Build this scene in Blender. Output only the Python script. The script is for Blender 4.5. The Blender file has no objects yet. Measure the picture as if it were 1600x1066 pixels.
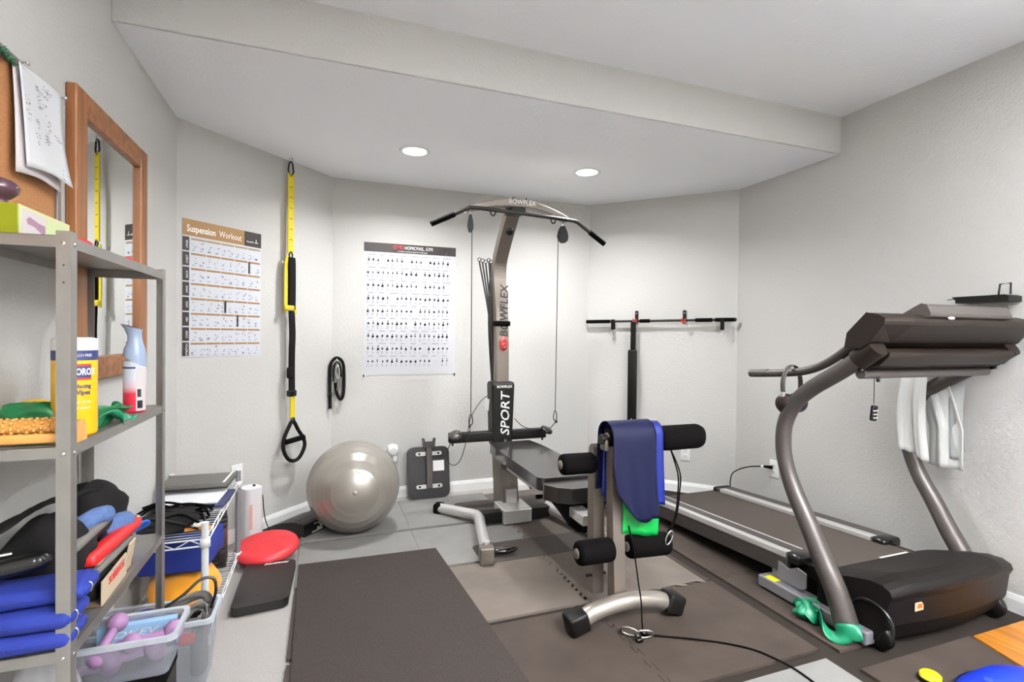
import bpy, bmesh, math, random
from mathutils import Vector, Matrix, Euler
random.seed(7)
R = math.radians
PI = math.pi
SC = bpy.context.scene
COL = SC.collection

# ------------------------------------------------------------------ camera
cam_d = bpy.data.cameras.new('camera')
cam = bpy.data.objects.new('camera', cam_d)
COL.objects.link(cam)
cam_d.sensor_fit = 'HORIZONTAL'
cam_d.sensor_width = 36.0
cam_d.lens = 801.07 / 1600 * 36.0
cam_d.clip_start = 0.03
_r = Vector((0.93857, -0.34494, 0.0099)); _f = Vector((0.34493, 0.93858, -0.0099))
_f.normalize(); _r = (_r - _r.dot(_f) * _f).normalized(); _u = _r.cross(_f)
cam.matrix_world = Matrix(((_r.x, _u.x, -_f.x, 0), (_r.y, _u.y, -_f.y, 0), (_r.z, _u.z, -_f.z, 1.2), (0, 0, 0, 1)))
SC.camera = cam

# ------------------------------------------------------------------ world, exposure
w = bpy.data.worlds.new('world'); SC.world = w; w.use_nodes = True
w.node_tree.nodes['Background'].inputs[0].default_value = (0.9, 0.93, 1, 1)
w.node_tree.nodes['Background'].inputs[1].default_value = 0.3
SC.view_settings.view_transform = 'Standard'
SC.view_settings.look = 'None'
SC.view_settings.gamma = 1.0
SC.view_settings.use_curve_mapping = False
SC.view_settings.exposure = 0.36
LAMP_ALCOVE = 19.0      # watts, the two recessed lamps in view
LAMP_MAIN_FILL = 4.0        # watts, unseen recessed lamps added to the main ceiling as fill

LAMP_FILL = 370.0      # watts, unseen uplight added behind the camera to brighten the ceilings
WHITE = (.975, .988, 1.0)

# ------------------------------------------------------------------ helpers
def lin(c):
    return tuple((v / 255 / 12.92 if v / 255 <= .04045 else ((v / 255 + .055) / 1.055) ** 2.4) for v in c) + (1.0,)

MATS = {}
def mat(name, col, rough=.5, metal=0., bump=None, var=None, spec=.5, emit=None, coat=0., sheen=0.):
    """procedural material; col in sRGB 0-255; bump=(scale,strength,dist); var=(scale,amount)"""
    m = bpy.data.materials.new(name); m.use_nodes = True
    nt = m.node_tree; b = nt.nodes['Principled BSDF']
    b.inputs['Base Color'].default_value = lin(col)
    b.inputs['Roughness'].default_value = rough
    b.inputs['Metallic'].default_value = metal
    b.inputs['Specular IOR Level'].default_value = spec
    b.inputs['Coat Weight'].default_value = coat
    b.inputs['Sheen Weight'].default_value = sheen
    if emit:
        b.inputs['Emission Color'].default_value = lin(emit[0]); b.inputs['Emission Strength'].default_value = emit[1]
    tc = nt.nodes.new('ShaderNodeTexCoord')
    if var:
        n = nt.nodes.new('ShaderNodeTexNoise'); n.inputs['Scale'].default_value = var[0]; n.inputs['Detail'].default_value = 6
        r = nt.nodes.new('ShaderNodeMapRange'); r.inputs['From Min'].default_value = .3; r.inputs['From Max'].default_value = .7
        r.inputs['To Min'].default_value = 1 - var[1]; r.inputs['To Max'].default_value = 1 + var[1]
        mx = nt.nodes.new('ShaderNodeVectorMath'); mx.operation = 'SCALE'
        mx.inputs[0].default_value = lin(col)[:3]
        nt.links.new(tc.outputs['Object'], n.inputs['Vector']); nt.links.new(n.outputs['Fac'], r.inputs['Value'])
        nt.links.new(r.outputs[0], mx.inputs['Scale']); nt.links.new(mx.outputs[0], b.inputs['Base Color'])
    if bump:
        n = nt.nodes.new('ShaderNodeTexNoise'); n.inputs['Scale'].default_value = bump[0]; n.inputs['Detail'].default_value = 3
        bp = nt.nodes.new('ShaderNodeBump'); bp.inputs['Strength'].default_value = bump[1]; bp.inputs['Distance'].default_value = bump[2]
        nt.links.new(tc.outputs['Object'], n.inputs['Vector']); nt.links.new(n.outputs['Fac'], bp.inputs['Height'])
        nt.links.new(bp.outputs[0], b.inputs['Normal'])
    MATS[name] = m
    return m

def wood(name, a, bcol, scale, axis='z', rough=.45):
    m = mat(name, a, rough)
    nt = m.node_tree; b = nt.nodes['Principled BSDF']
    tc = nt.nodes.new('ShaderNodeTexCoord'); mp = nt.nodes.new('ShaderNodeMapping')
    s = {'x': (1.5, 30, 30), 'y': (30, 1.5, 30), 'z': (30, 30, 1.5)}[axis]
    mp.inputs['Scale'].default_value = tuple(v * scale for v in s)
    n = nt.nodes.new('ShaderNodeTexNoise'); n.inputs['Scale'].default_value = 1; n.inputs['Detail'].default_value = 5; n.inputs['Distortion'].default_value = .6
    cr = nt.nodes.new('ShaderNodeValToRGB')
    cr.color_ramp.elements[0].position = .35; cr.color_ramp.elements[0].color = lin(a)
    cr.color_ramp.elements[1].position = .7; cr.color_ramp.elements[1].color = lin(bcol)
    nt.links.new(tc.outputs['Object'], mp.inputs[0]); nt.links.new(mp.outputs[0], n.inputs['Vector'])
    nt.links.new(n.outputs['Fac'], cr.inputs[0]); nt.links.new(cr.outputs[0], b.inputs['Base Color'])
    return m

def clear_plastic(name, tint, alpha):
    m = bpy.data.materials.new(name); m.use_nodes = True
    nt = m.node_tree; b = nt.nodes['Principled BSDF']; out = nt.nodes['Material Output']
    b.inputs['Base Color'].default_value = lin(tint); b.inputs['Roughness'].default_value = .22
    t = nt.nodes.new('ShaderNodeBsdfTransparent'); t.inputs[0].default_value = (.96, .97, 1, 1)
    mx = nt.nodes.new('ShaderNodeMixShader'); mx.inputs[0].default_value = alpha
    nt.links.new(t.outputs[0], mx.inputs[1]); nt.links.new(b.outputs[0], mx.inputs[2]); nt.links.new(mx.outputs[0], out.inputs[0])
    MATS[name] = m
    return m

def ramp_z(name, stops, rough=.3, spec=.5):
    """object-space z gradient of printed colour; stops [(z, colour)]"""
    m = mat(name, stops[0][1], rough, spec=spec)
    nt = m.node_tree; b = nt.nodes['Principled BSDF']
    tc = nt.nodes.new('ShaderNodeTexCoord'); sp = nt.nodes.new('ShaderNodeSeparateXYZ')
    mr = nt.nodes.new('ShaderNodeMapRange'); z0, z1 = stops[0][0], stops[-1][0]
    mr.inputs['From Min'].default_value = z0; mr.inputs['From Max'].default_value = z1
    cr = nt.nodes.new('ShaderNodeValToRGB'); e = cr.color_ramp.elements
    while len(e) < len(stops): e.new(.5)
    for i, (z, c) in enumerate(stops):
        e[i].position = (z - z0) / (z1 - z0); e[i].color = lin(c)
    nt.links.new(tc.outputs['Object'], sp.inputs[0]); nt.links.new(sp.outputs['Z'], mr.inputs['Value'])
    nt.links.new(mr.outputs[0], cr.inputs[0]); nt.links.new(cr.outputs[0], b.inputs['Base Color'])
    return m

class MB:
    def __init__(s):
        s.v = []; s.f = []; s.s = []
    def add(s, vs, fs, smooth=False):
        o = len(s.v); s.v += [tuple(v) for v in vs]
        s.f += [tuple(i + o for i in f) for f in fs]; s.s += [smooth] * len(fs)
        return s
    def box(s, c, size, rot=None):
        x, y, z = (d / 2 for d in size)
        vs = [Vector(p) for p in ((-x, -y, -z), (x, -y, -z), (x, y, -z), (-x, y, -z), (-x, -y, z), (x, -y, z), (x, y, z), (-x, y, z))]
        if rot is not None:
            vs = [rot @ v for v in vs]
        c = Vector(c)
        return s.add([v + c for v in vs], [(0, 3, 2, 1), (4, 5, 6, 7), (0, 1, 5, 4), (1, 2, 6, 5), (2, 3, 7, 6), (3, 0, 4, 7)])
    def b2(s, lo, hi):
        return s.box([(a + b) / 2 for a, b in zip(lo, hi)], [abs(b - a) for a, b in zip(lo, hi)])
    def rbox(s, c, size, r, seg=3, rot=None):
        bm = bmesh.new(); bmesh.ops.create_cube(bm, size=1)
        for v in bm.verts: v.co = Vector((v.co.x * size[0], v.co.y * size[1], v.co.z * size[2]))
        bmesh.ops.bevel(bm, geom=bm.edges[:], offset=min(r, min(size) * .49), segments=seg, profile=.5, affect='EDGES')
        c = Vector(c); vs = [(rot @ v.co if rot is not None else v.co) + c for v in bm.verts]
        for i, v in enumerate(bm.verts): v.index = i
        fs = [[v.index for v in f.verts] for f in bm.faces]; bm.free()
        return s.add(vs, fs, True)
    def tube(s, pts, r, n=10, closed=False, flat=1., caps=True, up=None):
        """swept tube; r number or list; flat scales the second cross axis"""
        pts = [Vector(p) for p in pts]; N = len(pts)
        rs = r if isinstance(r, (list, tuple)) else [r] * N
        T = []
        for i in range(N):
            a = pts[i - 1] if (i > 0 or closed) else pts[i]; b = pts[(i + 1) % N] if (i < N - 1 or closed) else pts[i]
            t = b - a; T.append(t.normalized() if t.length > 1e-9 else Vector((0, 0, 1)))
        if up is None:
            up = Vector((0, 0, 1)) if abs(T[0].z) < .9 else Vector((1, 0, 0))
        nrm = Vector(up); vs = []
        for i in range(N):
            nrm = nrm - nrm.dot(T[i]) * T[i]
            nrm.normalize() if nrm.length > 1e-6 else None
            bi = T[i].cross(nrm)
            for k in range(n):
                a = 2 * PI * k / n
                vs.append(pts[i] + nrm * (math.cos(a) * rs[i] * flat) + bi * (math.sin(a) * rs[i]))
        fs = []
        for i in range(N if closed else N - 1):
            j = (i + 1) % N
            for k in range(n):
                l = (k + 1) % n
                fs.append((i * n + k, i * n + l, j * n + l, j * n + k))
        s.add(vs, fs, True)
        if caps and not closed:
            s.add(vs[:n], [tuple(range(n))[::-1]]); s.add(vs[-n:], [tuple(range(n))])
        return s
    def cyl(s, a, b, r, r2=None, n=18):
        return s.tube([a, b], [r, r if r2 is None else r2], n)
    def lathe(s, prof, c=(0, 0, 0), n=28, rot=None):
        c = Vector(c); vs = []; fs = []; m = len(prof)
        for r, z in prof:
            for k in range(n):
                a = 2 * PI * k / n; v = Vector((r * math.cos(a), r * math.sin(a), z))
                vs.append((rot @ v if rot is not None else v) + c)
        for i in range(m - 1):
            for k in range(n):
                l = (k + 1) % n; fs.append((i * n + k, i * n + l, (i + 1) * n + l, (i + 1) * n + k))
        return s.add(vs, fs, True)
    def prism(s, poly, axis, d0, d1, smooth=False):
        """poly 2D extruded along axis; x:(y,z) y:(x,z) z:(x,y)"""
        def P(p, d):
            return {'x': (d, p[0], p[1]), 'y': (p[0], d, p[1]), 'z': (p[0], p[1], d)}[axis]
        n = len(poly); vs = [P(p, d0) for p in poly] + [P(p, d1) for p in poly]
        s.add(vs, [(i, (i + 1) % n, n + (i + 1) % n, n + i) for i in range(n)], smooth)
        s.add(vs, [tuple(range(n))[::-1], tuple(range(n, 2 * n))])
        return s
    def ell(s, c, rad, n=20, m=12, rot=None):
        prof = [(math.sin(PI * i / m), -math.cos(PI * i / m)) for i in range(m + 1)]
        c = Vector(c); vs = []; fs = []
        for r, z in prof:
            for k in range(n):
                a = 2 * PI * k / n; v = Vector((max(r, 1e-4) * math.cos(a) * rad[0], max(r, 1e-4) * math.sin(a) * rad[1], z * rad[2]))
                vs.append((rot @ v if rot is not None else v) + c)
        for i in range(m):
            for k in range(n):
                l = (k + 1) % n; fs.append((i * n + k, i * n + l, (i + 1) * n + l, (i + 1) * n + k))
        return s.add(vs, fs, True)
    def sheet(s, fn, nu, nv):
        vs = [fn(i / nu, j / nv) for j in range(nv + 1) for i in range(nu + 1)]
        fs = [(j * (nu + 1) + i, j * (nu + 1) + i + 1, (j + 1) * (nu + 1) + i + 1, (j + 1) * (nu + 1) + i) for j in range(nv) for i in range(nu)]
        return s.add(vs, fs, True)
    def quad(s, a, b, c, d):
        return s.add([a, b, c, d], [(0, 1, 2, 3)])
    def build(s, name, m, parent=None, bevel=0, solid=0, sub=0):
        me = bpy.data.meshes.new(name); me.from_pydata(s.v, [], s.f)
        me.polygons.foreach_set('use_smooth', s.s)
        bm = bmesh.new(); bm.from_mesh(me); bmesh.ops.recalc_face_normals(bm, faces=bm.faces[:]); bm.to_mesh(me); bm.free()
        me.update()
        me.materials.append(MATS[m] if isinstance(m, str) else m)
        o = bpy.data.objects.new(name, me); COL.objects.link(o)
        if parent is not None: o.parent = parent
        if solid:
            q = o.modifiers.new('solid', 'SOLIDIFY'); q.thickness = solid; q.offset = 0
        if bevel:
            q = o.modifiers.new('bevel', 'BEVEL'); q.width = bevel; q.segments = 2; q.limit_method = 'ANGLE'; q.angle_limit = R(40)
        if sub:
            q = o.modifiers.new('sub', 'SUBSURF'); q.levels = sub; q.render_levels = sub
        return o

def tag(o, label, cat, group=None, kind=None):
    o['label'] = label; o['category'] = cat
    if group: o['group'] = group
    if kind: o['kind'] = kind
    return o
def thing(name, label, cat, loc=(0, 0, 0), rz=0., group=None, rot=None):
    o = bpy.data.objects.new(name, None); COL.objects.link(o)
    o.empty_display_size = .05
    o.location = loc; o.rotation_euler = rot if rot else (0, 0, rz)
    return tag(o, label, cat, group)
def struct(o):
    o['kind'] = 'structure'; return o
def copy_tree(o, parent=None):
    c = o.copy(); COL.objects.link(c)
    if parent is not None: c.parent = parent
    for ch in list(o.children): copy_tree(ch, c)
    return c
FONT = None
def text(name, body, size, m, parent, loc, rot, depth=.0006, sx=1., bold=0., shear=0., align='CENTER'):
    cu = bpy.data.curves.new(name, 'FONT'); cu.body = body; cu.size = size; cu.extrude = depth; cu.offset = bold
    cu.align_x = align; cu.align_y = 'CENTER'; cu.shear = shear; cu.resolution_u = 2
    t = bpy.data.objects.new(name, cu); COL.objects.link(t)
    dg = bpy.context.evaluated_depsgraph_get()
    me = bpy.data.meshes.new_from_object(t.evaluated_get(dg))
    bpy.data.objects.remove(t); bpy.data.curves.remove(cu)
    me.name = name; me.materials.clear(); me.materials.append(MATS[m])
    o = bpy.data.objects.new(name, me); COL.objects.link(o)
    o.parent = parent; o.location = loc; o.rotation_euler = rot; o.scale = (sx, 1, 1)
    return o
def smooth_path(pts, k=6, closed=False):
    """Catmull-Rom through pts"""
    pts = [Vector(p) for p in pts]; n = len(pts); out = []
    for i in range(n if closed else n - 1):
        p0 = pts[i - 1] if (i > 0 or closed) else pts[i]; p1 = pts[i]; p2 = pts[(i + 1) % n]
        p3 = pts[(i + 2) % n] if (i < n - 2 or closed) else p2
        for j in range(k):
            t = j / k
            out.append(.5 * ((2 * p1) + (p2 - p0) * t + (2 * p0 - 5 * p1 + 4 * p2 - p3) * t * t + (3 * p1 - p0 - 3 * p2 + p3) * t ** 3))
    if not closed: out.append(pts[-1])
    return out
def rz_(a): return Matrix.Rotation(a, 3, 'Z')
def rx_(a): return Matrix.Rotation(a, 3, 'X')
def ry_(a): return Matrix.Rotation(a, 3, 'Y')

# ------------------------------------------------------------------ materials
mat('wall_paint', (191, 189, 185), .85, bump=(75, .6, .004), spec=.25)
mat('ceiling_paint', (246, 247, 249), .9, bump=(55, .5, .004), spec=.2)
mat('white_trim', (236, 236, 234), .45)
mat('carpet', (168, 164, 160), .98, bump=(420, .8, .004), var=(300, .22), spec=.1)
mat('lamp_lens', (255, 255, 255), .5, emit=((255, 252, 245), 9.0))
mat('foam_grey', (124, 122, 119), .8, bump=(160, .12, .002), var=(9, .06), spec=.3)
mat('foam_brown_shaded', (60, 51, 45), .8, bump=(160, .12, .002), var=(5, .2), spec=.3)  # tile brown, darkened to carry the shade on the near right floor
mat('foam_brown_lit', (100, 91, 84), .8, bump=(160, .12, .002), var=(5, .16), spec=.3)  # lighter copy of the tile brown, carries the light on the left tiles
mat('gap_shade', (40, 34, 30), .9, spec=.2)  # dark colour stands for shade between the tiles
mat('thin_mat', (72, 66, 62), .75, spec=.3)
mat('rubber_mat', (56, 50, 47), .9, bump=(340, .5, .003), var=(260, .28), spec=.2)
mat('black_plastic', (14, 12, 11), .45, var=(12, .15), spec=.25)
mat('black_soft', (10, 8, 8), .85, spec=.06)
mat('black_fabric', (20, 18, 18), .92, bump=(500, .4, .002), spec=.2)
mat('black_gloss', (16, 15, 15), .18)
mat('vinyl', (20, 17, 16), .4, bump=(300, .06, .001))
mat('bench_vinyl', (30, 26, 25), .3, coat=.6, spec=.6)
mat('ink_mid', (78, 78, 84), .9, spec=.1)
mat('dark_metal', (46, 42, 40), .4, metal=.6)
mat('taupe_metal', (112, 103, 94), .38, metal=.35)
mat('silver', (214, 212, 209), .28, metal=.5)
mat('satin_taupe', (172, 164, 154), .3, metal=.6)
mat('chrome', (215, 213, 210), .12, metal=1.)
mat('galvanised', (150, 146, 141), .42, metal=.75, var=(14, .08), bump=(120, .06, .001))
mat('white_wire', (226, 227, 226), .35)
mat('white_plastic', (228, 228, 226), .4)
mat('rod_black', (30, 26, 24), .4)
mat('yellow', (204, 182, 28), .6)
mat('trx_black', (14, 12, 12), .8, spec=.2)
mat('red', (198, 30, 32), .45)
mat('red_disc', (206, 52, 58), .42)
mat('cork', (166, 118, 80), .95, var=(160, .16), bump=(220, .3, .002), spec=.1)
wood('oak', (116, 68, 32), (158, 104, 58), 1.1, 'z')
wood('oak_y', (116, 68, 32), (158, 104, 58), 1.1, 'y')
wood('roller_wood', (196, 136, 62), (214, 160, 88), 1.0, 'x')
wood('board_wood', (150, 92, 28), (196, 130, 48), .9, 'y', .35)
mat('alu_frame', (128, 118, 112), .4, metal=.4)
mat('mirror_glass', (238, 240, 238), .0, metal=1.)
mat('paper', (214, 214, 216), .9, spec=.2)
mat('paper_shade', (214, 206, 206), .9, spec=.2)
mat('ink', (46, 46, 52), .9, spec=.1)
mat('ink_soft', (128, 130, 140), .9, spec=.1)
mat('poster_tan', (150, 112, 64), .5)
mat('poster_tan2', (150, 128, 96), .5)
mat('poster_black', (44, 34, 32), .5)
mat('poster_white', (198, 200, 207), .5)
mat('poster_white2', (188, 188, 191), .5)
mat('print_white', (238, 236, 232), .5)
mat('print_red', (206, 44, 48), .5)
mat('print_black', (24, 22, 22), .5)
mat('print_navy', (34, 44, 92), .5)
mat('ball_silver', (156, 150, 142), .28, metal=.45, coat=.2)
mat('blue_foam', (12, 34, 118), .8, bump=(180, .15, .002))
mat('navy_cloth', (34, 46, 104), .9, bump=(420, .3, .002), spec=.2)
mat('band_navy', (11, 15, 46), .55, spec=.2)
mat('band_blue', (10, 30, 112), .38)
mat('band_green', (6, 150, 62), .38)
mat('band_dkgreen', (12, 96, 50), .4)
mat('band_teal', (20, 122, 86), .4)
mat('bright_blue', (30, 110, 222), .5)
mat('denim', (74, 96, 140), .9, var=(80, .15))
mat('lime', (126, 132, 12), .45)
mat('pale_lime', (204, 208, 156), .5)
mat('plum', (72, 46, 56), .22)
mat('plum_print', (150, 116, 138), .6)
mat('grey_print', (208, 200, 200), .6)
mat('green_print', (196, 212, 158), .6)
mat('wipes_yellow', (238, 184, 22), .35)
mat('lavender', (158, 118, 158), .4)
mat('pale_blue_box', (150, 188, 222), .45)
mat('lime_stripe', (204, 214, 92), .5)
mat('grey_strap', (98, 94, 90), .85)
mat('cardboard', (182, 164, 140), .85)
mat('cardboard_dark', (92, 70, 52), .9)
mat('orange_cloth', (240, 158, 28), .85, sheen=.2)
mat('laptop_grey', (100, 97, 94), .4, metal=.3)
mat('case_navy', (40, 44, 84), .5)
mat('tread_rubber', (40, 36, 34), .7)
mat('purifier_white', (226, 226, 228), .35)
mat('pink_plastic', (210, 160, 150), .4)
mat('treadmill_grey', (76, 70, 67), .38, metal=.35)
mat('treadmill_dark', (17, 13, 11), .5, spec=.2)
mat('treadmill_console', (28, 20, 15), .5, spec=.25)
mat('treadmill_belt', (62, 53, 47), .8, bump=(300, .15, .001))
mat('rail_dark', (66, 60, 57), .45)
mat('base_grey', (140, 138, 142), .4, metal=.3)
mat('towel', (220, 220, 216), .98, bump=(380, .7, .004), spec=.1)
mat('towel_shaded', (160, 162, 160), .98, bump=(380, .5, .004), spec=.1)  # greyer copy of the towel colour, holds the shade of its far side
mat('sticker', (224, 196, 160), .5)
mat('sticker_orange', (200, 96, 30), .5)
mat('headphone', (46, 34, 33), .35)
mat('bosu_blue', (30, 62, 214), .32)
mat('orange_plastic', (238, 150, 30), .4)
mat('lemon', (232, 226, 30), .45)
mat('black_wrap', (28, 25, 24), .5)
mat('garland', (14, 96, 62), .4)
mat('frosted', (206, 208, 214), .2)
clear_plastic('bin_plastic', (222, 224, 228), .24)
clear_plastic('bin_rim', (222, 228, 234), .62)
clear_plastic('pull_wrap', (220, 220, 220), .5)

# ------------------------------------------------------------------ room shell
XL, XR, YB, ZS, ZC = -.7112, 2.8834, 3.836, 2.3022, 2.5208
YL, XA, XB, YC, YBM = 3.0696, .0565, 2.0969, 2.997, 2.2022
YF = -2.6                                   # wall behind the camera
T = .1
floor_poly = [(XL, YF), (XR, YF), (XR, YC), (XB, YB), (XA, YB), (XL, YL)]
def grow(p, d=.1):
    cx, cy = 1.08, .6
    return [(x + (d if x > cx else -d), y + (d if y > cy else -d)) for x, y in p]
fl_ = MB().prism(grow(floor_poly), 'z', -.1, 0).build('floor', 'carpet'); struct(fl_)
def wall(name, a, b, z1):
    a = Vector((a[0], a[1], 0)); b = Vector((b[0], b[1], 0)); d = (b - a).normalized(); n = Vector((-d.y, d.x, 0))  # outward = left of a->b for clockwise
    p = [a - d * .0, b + d * .0, b + n * T, a + n * T]
    o = MB().prism([(q.x, q.y) for q in p], 'z', 0, z1).build(name, 'wall_paint')
    return struct(o)
wall('wall_left', (XL, YF), (XL, YL), ZC + .1)
wall('wall_back_left', (XL, YL), (XA, YB), ZC + .1)
wall('wall_back', (XA, YB), (XB, YB), ZC + .1)
wall('wall_back_right', (XB, YB), (XR, YC), ZC + .1)
wall('wall_right', (XR, YC), (XR, YF), ZC + .1)
wall('wall_front', (XR, YF), (XL, YF), ZC + .1)
struct(MB().b2((XL - T, YF - T, ZC), (XR + T, YBM + .02, ZC + .1)).build('ceiling', 'ceiling_paint'))
# dropped ceiling of the bay and the painted face of its beam
low = MB().prism(grow([(XL, YBM + .012), (XR, YBM + .012), (XR, YC), (XB, YB), (XA, YB), (XL, YL)], .0), 'z', ZS, ZC + .1)
struct(low.build('ceiling_lower', 'ceiling_paint'))
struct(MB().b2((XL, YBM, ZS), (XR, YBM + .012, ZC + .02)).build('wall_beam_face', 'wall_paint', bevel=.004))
def baseboard(name, a, b):
    a = Vector((a[0], a[1], 0)); b = Vector((b[0], b[1], 0)); d = (b - a).normalized(); n = Vector((d.y, -d.x, 0))
    L_ = (b - a).length
    o = MB()
    prof = [(0, 0), (.013, 0), (.013, .055), (.009, .068), (.006, .078), (0, .078)]
    vs = []; m = len(prof)
    for e in (a, b):
        for off, z in prof: vs.append(e + n * off + Vector((0, 0, z)))
    o.add(vs, [(i, (i + 1) % m, m + (i + 1) % m, m + i) for i in range(m)]); o.add(vs, [tuple(range(m)), tuple(range(m, 2 * m))])
    return struct(o.build(name, 'white_trim'))
baseboard('baseboard_left', (XL, YF), (XL, YL))
baseboard('baseboard_back_left', (XL, YL), (XA, YB))
baseboard('baseboard_back', (XA, YB), (XB, YB))
baseboard('baseboard_back_right', (XB, YB), (XR, YC))
baseboard('baseboard_right', (XR, YC), (XR, YF))

# ------------------------------------------------------------------ recessed lamps
def downlight(x, y, z, watts, label, spread, group=None):
    t = thing('recessed_lamp', label, 'lamp', (x, y, z), 0, group)
    MB().lathe([(.092, 0), (.092, -.004), (.086, -.007), (.072, -.006), (.068, -.002), (.068, .0)], n=36).build('trim_ring', 'white_trim', t)
    MB().lathe([(.0001, -.003), (.068, -.003)], n=36).build('lens', 'lamp_lens', t)
    ld = bpy.data.lights.new('recessed_lamp_light', 'AREA'); ld.shape = 'DISK'; ld.size = .13; ld.energy = watts
    ld.color = WHITE; ld.spread = spread
    lo = bpy.data.objects.new('lamp_light', ld); COL.objects.link(lo); lo.parent = t; lo.location = (0, 0, -.012)
    return t
downlight(.506, 3.097, ZS, LAMP_ALCOVE, 'round recessed lamp in lower ceiling, nearer the yellow suspension strap', R(150))
downlight(1.648, 3.063, ZS, LAMP_ALCOVE, 'round recessed lamp in lower ceiling, right of the home gym tower', R(150))
for i, (x, y) in enumerate(((.2, 1.0), (2.0, .55), (.2, -1.4), (2.0, -1.4))):  # unseen lamps, added to fill the room with light
    downlight(x, y, ZC, LAMP_MAIN_FILL, 'unseen recessed fill lamp added in the higher ceiling of the main room', R(178), 'added fill lamps of the higher ceiling')

# unseen uplight added behind the camera as fill, its bowl throws light onto the ceiling
FLP = thing('fill_uplight', 'unseen fill uplight with white bowl added behind the camera', 'added fill lamp', (1.5, -.8, 0))
MB().lathe([(.0001, .03), (.05, .03), (.14, .018), (.15, .008), (.15, 0), (.0001, 0)], n=36).build('base', 'dark_metal', FLP)
MB().cyl((0, 0, .02), (0, 0, 1.40), .014).build('pole', 'dark_metal', FLP)
MB().lathe([(.02, 1.38), (.07, 1.40), (.14, 1.45), (.17, 1.50), (.166, 1.50), (.135, 1.456), (.06, 1.41), (.0001, 1.40)], n=40).build('bowl', 'white_trim', FLP)
MB().lathe([(.0001, 1.478), (.13, 1.478)], n=32).build('diffuser', 'lamp_lens', FLP)
ld = bpy.data.lights.new('fill_uplight_light', 'AREA'); ld.shape = 'DISK'; ld.size = .30; ld.energy = LAMP_FILL; ld.color = WHITE; ld.spread = R(132)
lo = bpy.data.objects.new('lamp_light', ld); COL.objects.link(lo); lo.parent = FLP; lo.location = (0, 0, 1.505); lo.rotation_euler = (PI, 0, 0)

# ------------------------------------------------------------------ floor mats
tag(MB().prism([(-.1, .75), (2.86, .75), (2.86, 2.98), (2.22, 3.66), (-.1, 3.66)], 'z', 0, .003).build('gap_shade_sheet', 'gap_shade'), 'dark sheet standing for the shade in the gaps between foam tiles', 'gap_shade')  # sheet added to darken the gaps, where only shade lies on carpet
def edge(p, q, teeth, amp, off):
    """polyline p->q shifted sideways by off, with square puzzle teeth"""
    p = Vector((p[0], p[1])); q = Vector((q[0], q[1])); d = (q - p); L_ = d.length; d.normalize(); n = Vector((-d.y, d.x))
    if not teeth: return [p + n * off]
    out = [p + n * off]; w = L_ / (2 * teeth + 1); s = 1
    for k in range(2 * teeth):
        x = w * (k + 1)
        lo, hi = (0, amp) if k % 2 == 0 else (amp, 0)
        g = .22 * w
        out.append(p + d * (x + (g if k % 2 == 0 else -g) ) + n * (off + lo)); out.append(p + d * (x - (g if k % 2 == 0 else -g)) + n * (off + hi))
    return out
def tile(x0, x1, y0, y1, m, label, tw=0, te=0, ts=0, tn=0):
    """puzzle teeth on west/east/south/north edges (same line for both neighbours)"""
    A = .02; g = .0012
    e = edge((x1, y0), (x1, y1), te, A, +g)            # east, going north: normal is -x
    n = edge((x0, y1), (x1, y1), tn, A, -g)            # north, listed west->east
    w = edge((x0, y0), (x0, y1), tw, A, -g)
    s_ = edge((x0, y0), (x1, y0), ts, A, +g)
    pts = s_ + [Vector((x1 - g, y0 + g))] + e + [Vector((x1 - g, y1 - g))] + (n[1:] if tn else [])[::-1] + [Vector((x0 + g, y1 - g))] + (w[1:] if tw else [])[::-1]
    o = MB().prism([(p.x, p.y) for p in pts], 'z', .003, .014).build('foam_puzzle_tile', m, bevel=.0012)
    return tag(o, label, 'floor tile', 'foam floor tiles')
X0, X1, X2, X3, X4, X5, X6 = -.12, .505, 1.13, 1.755, 1.85, 2.47, 2.862
tile(X0, X1, 3.145, 3.70, 'foam_grey', 'grey foam floor tile under the silver ball', te=0)
tile(X1, X2, 3.145, 3.70, 'foam_grey', 'grey foam floor tile in front of the leaning seat pad')
tile(X2, X3, 3.145, 3.66, 'foam_brown_lit', 'lighter brown foam floor tile behind the black gym bench', )
tile(X0, X1, 2.58, 3.115, 'foam_grey', 'grey foam floor tile at far end of the exercise mat')
tile(X1, X2, 2.58, 3.115, 'foam_grey', 'grey foam floor tile under left front leg of the home gym', te=6)
tile(X2, X3, 2.58, 3.115, 'foam_brown_lit', 'lighter brown foam floor tile under the gym bench', tw=6)
tile(X0, X1, 2.02, 2.555, 'foam_brown_shaded', 'brown foam floor tile edging out left of the exercise mat, far one')
tile(X1, X2, 2.02, 2.555, 'foam_brown_lit', 'lit-tone brown foam floor tile right beside the exercise mat', te=6)
tile(X2, X3, 2.0, 2.555, 'foam_brown_lit', 'lit-tone brown foam floor tile behind the leg developer foot', tw=6, ts=5)
tile(X0, X1, 1.42, 1.985, 'foam_brown_shaded', 'brown foam floor tile edging out left of the exercise mat, near one')
tile(X1, X2, 1.42, 1.985, 'foam_brown_shaded', 'brown foam floor tile left of the carabiners', te=6)
tile(X2, X3 + .03, 1.42, 2.0, 'foam_brown_shaded', 'brown foam floor tile under carabiners and floor cable', tw=6, tn=5)
tile(X4, X5, 2.0, 2.58, 'foam_brown_shaded', 'brown foam floor tile beside the treadmill deck', ts=5)
tile(X4, X5, 2.58, 3.16, 'foam_brown_shaded', 'brown foam floor tile at the rear of the treadmill')
tile(X4, X5, 1.385, 2.0, 'foam_brown_shaded', 'brown foam floor tile under the treadmill foot and green band', tn=5)
tile(X5, X6, 1.385, 2.0, 'foam_brown_shaded', 'brown foam floor tile under the treadmill by the right wall')
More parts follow.
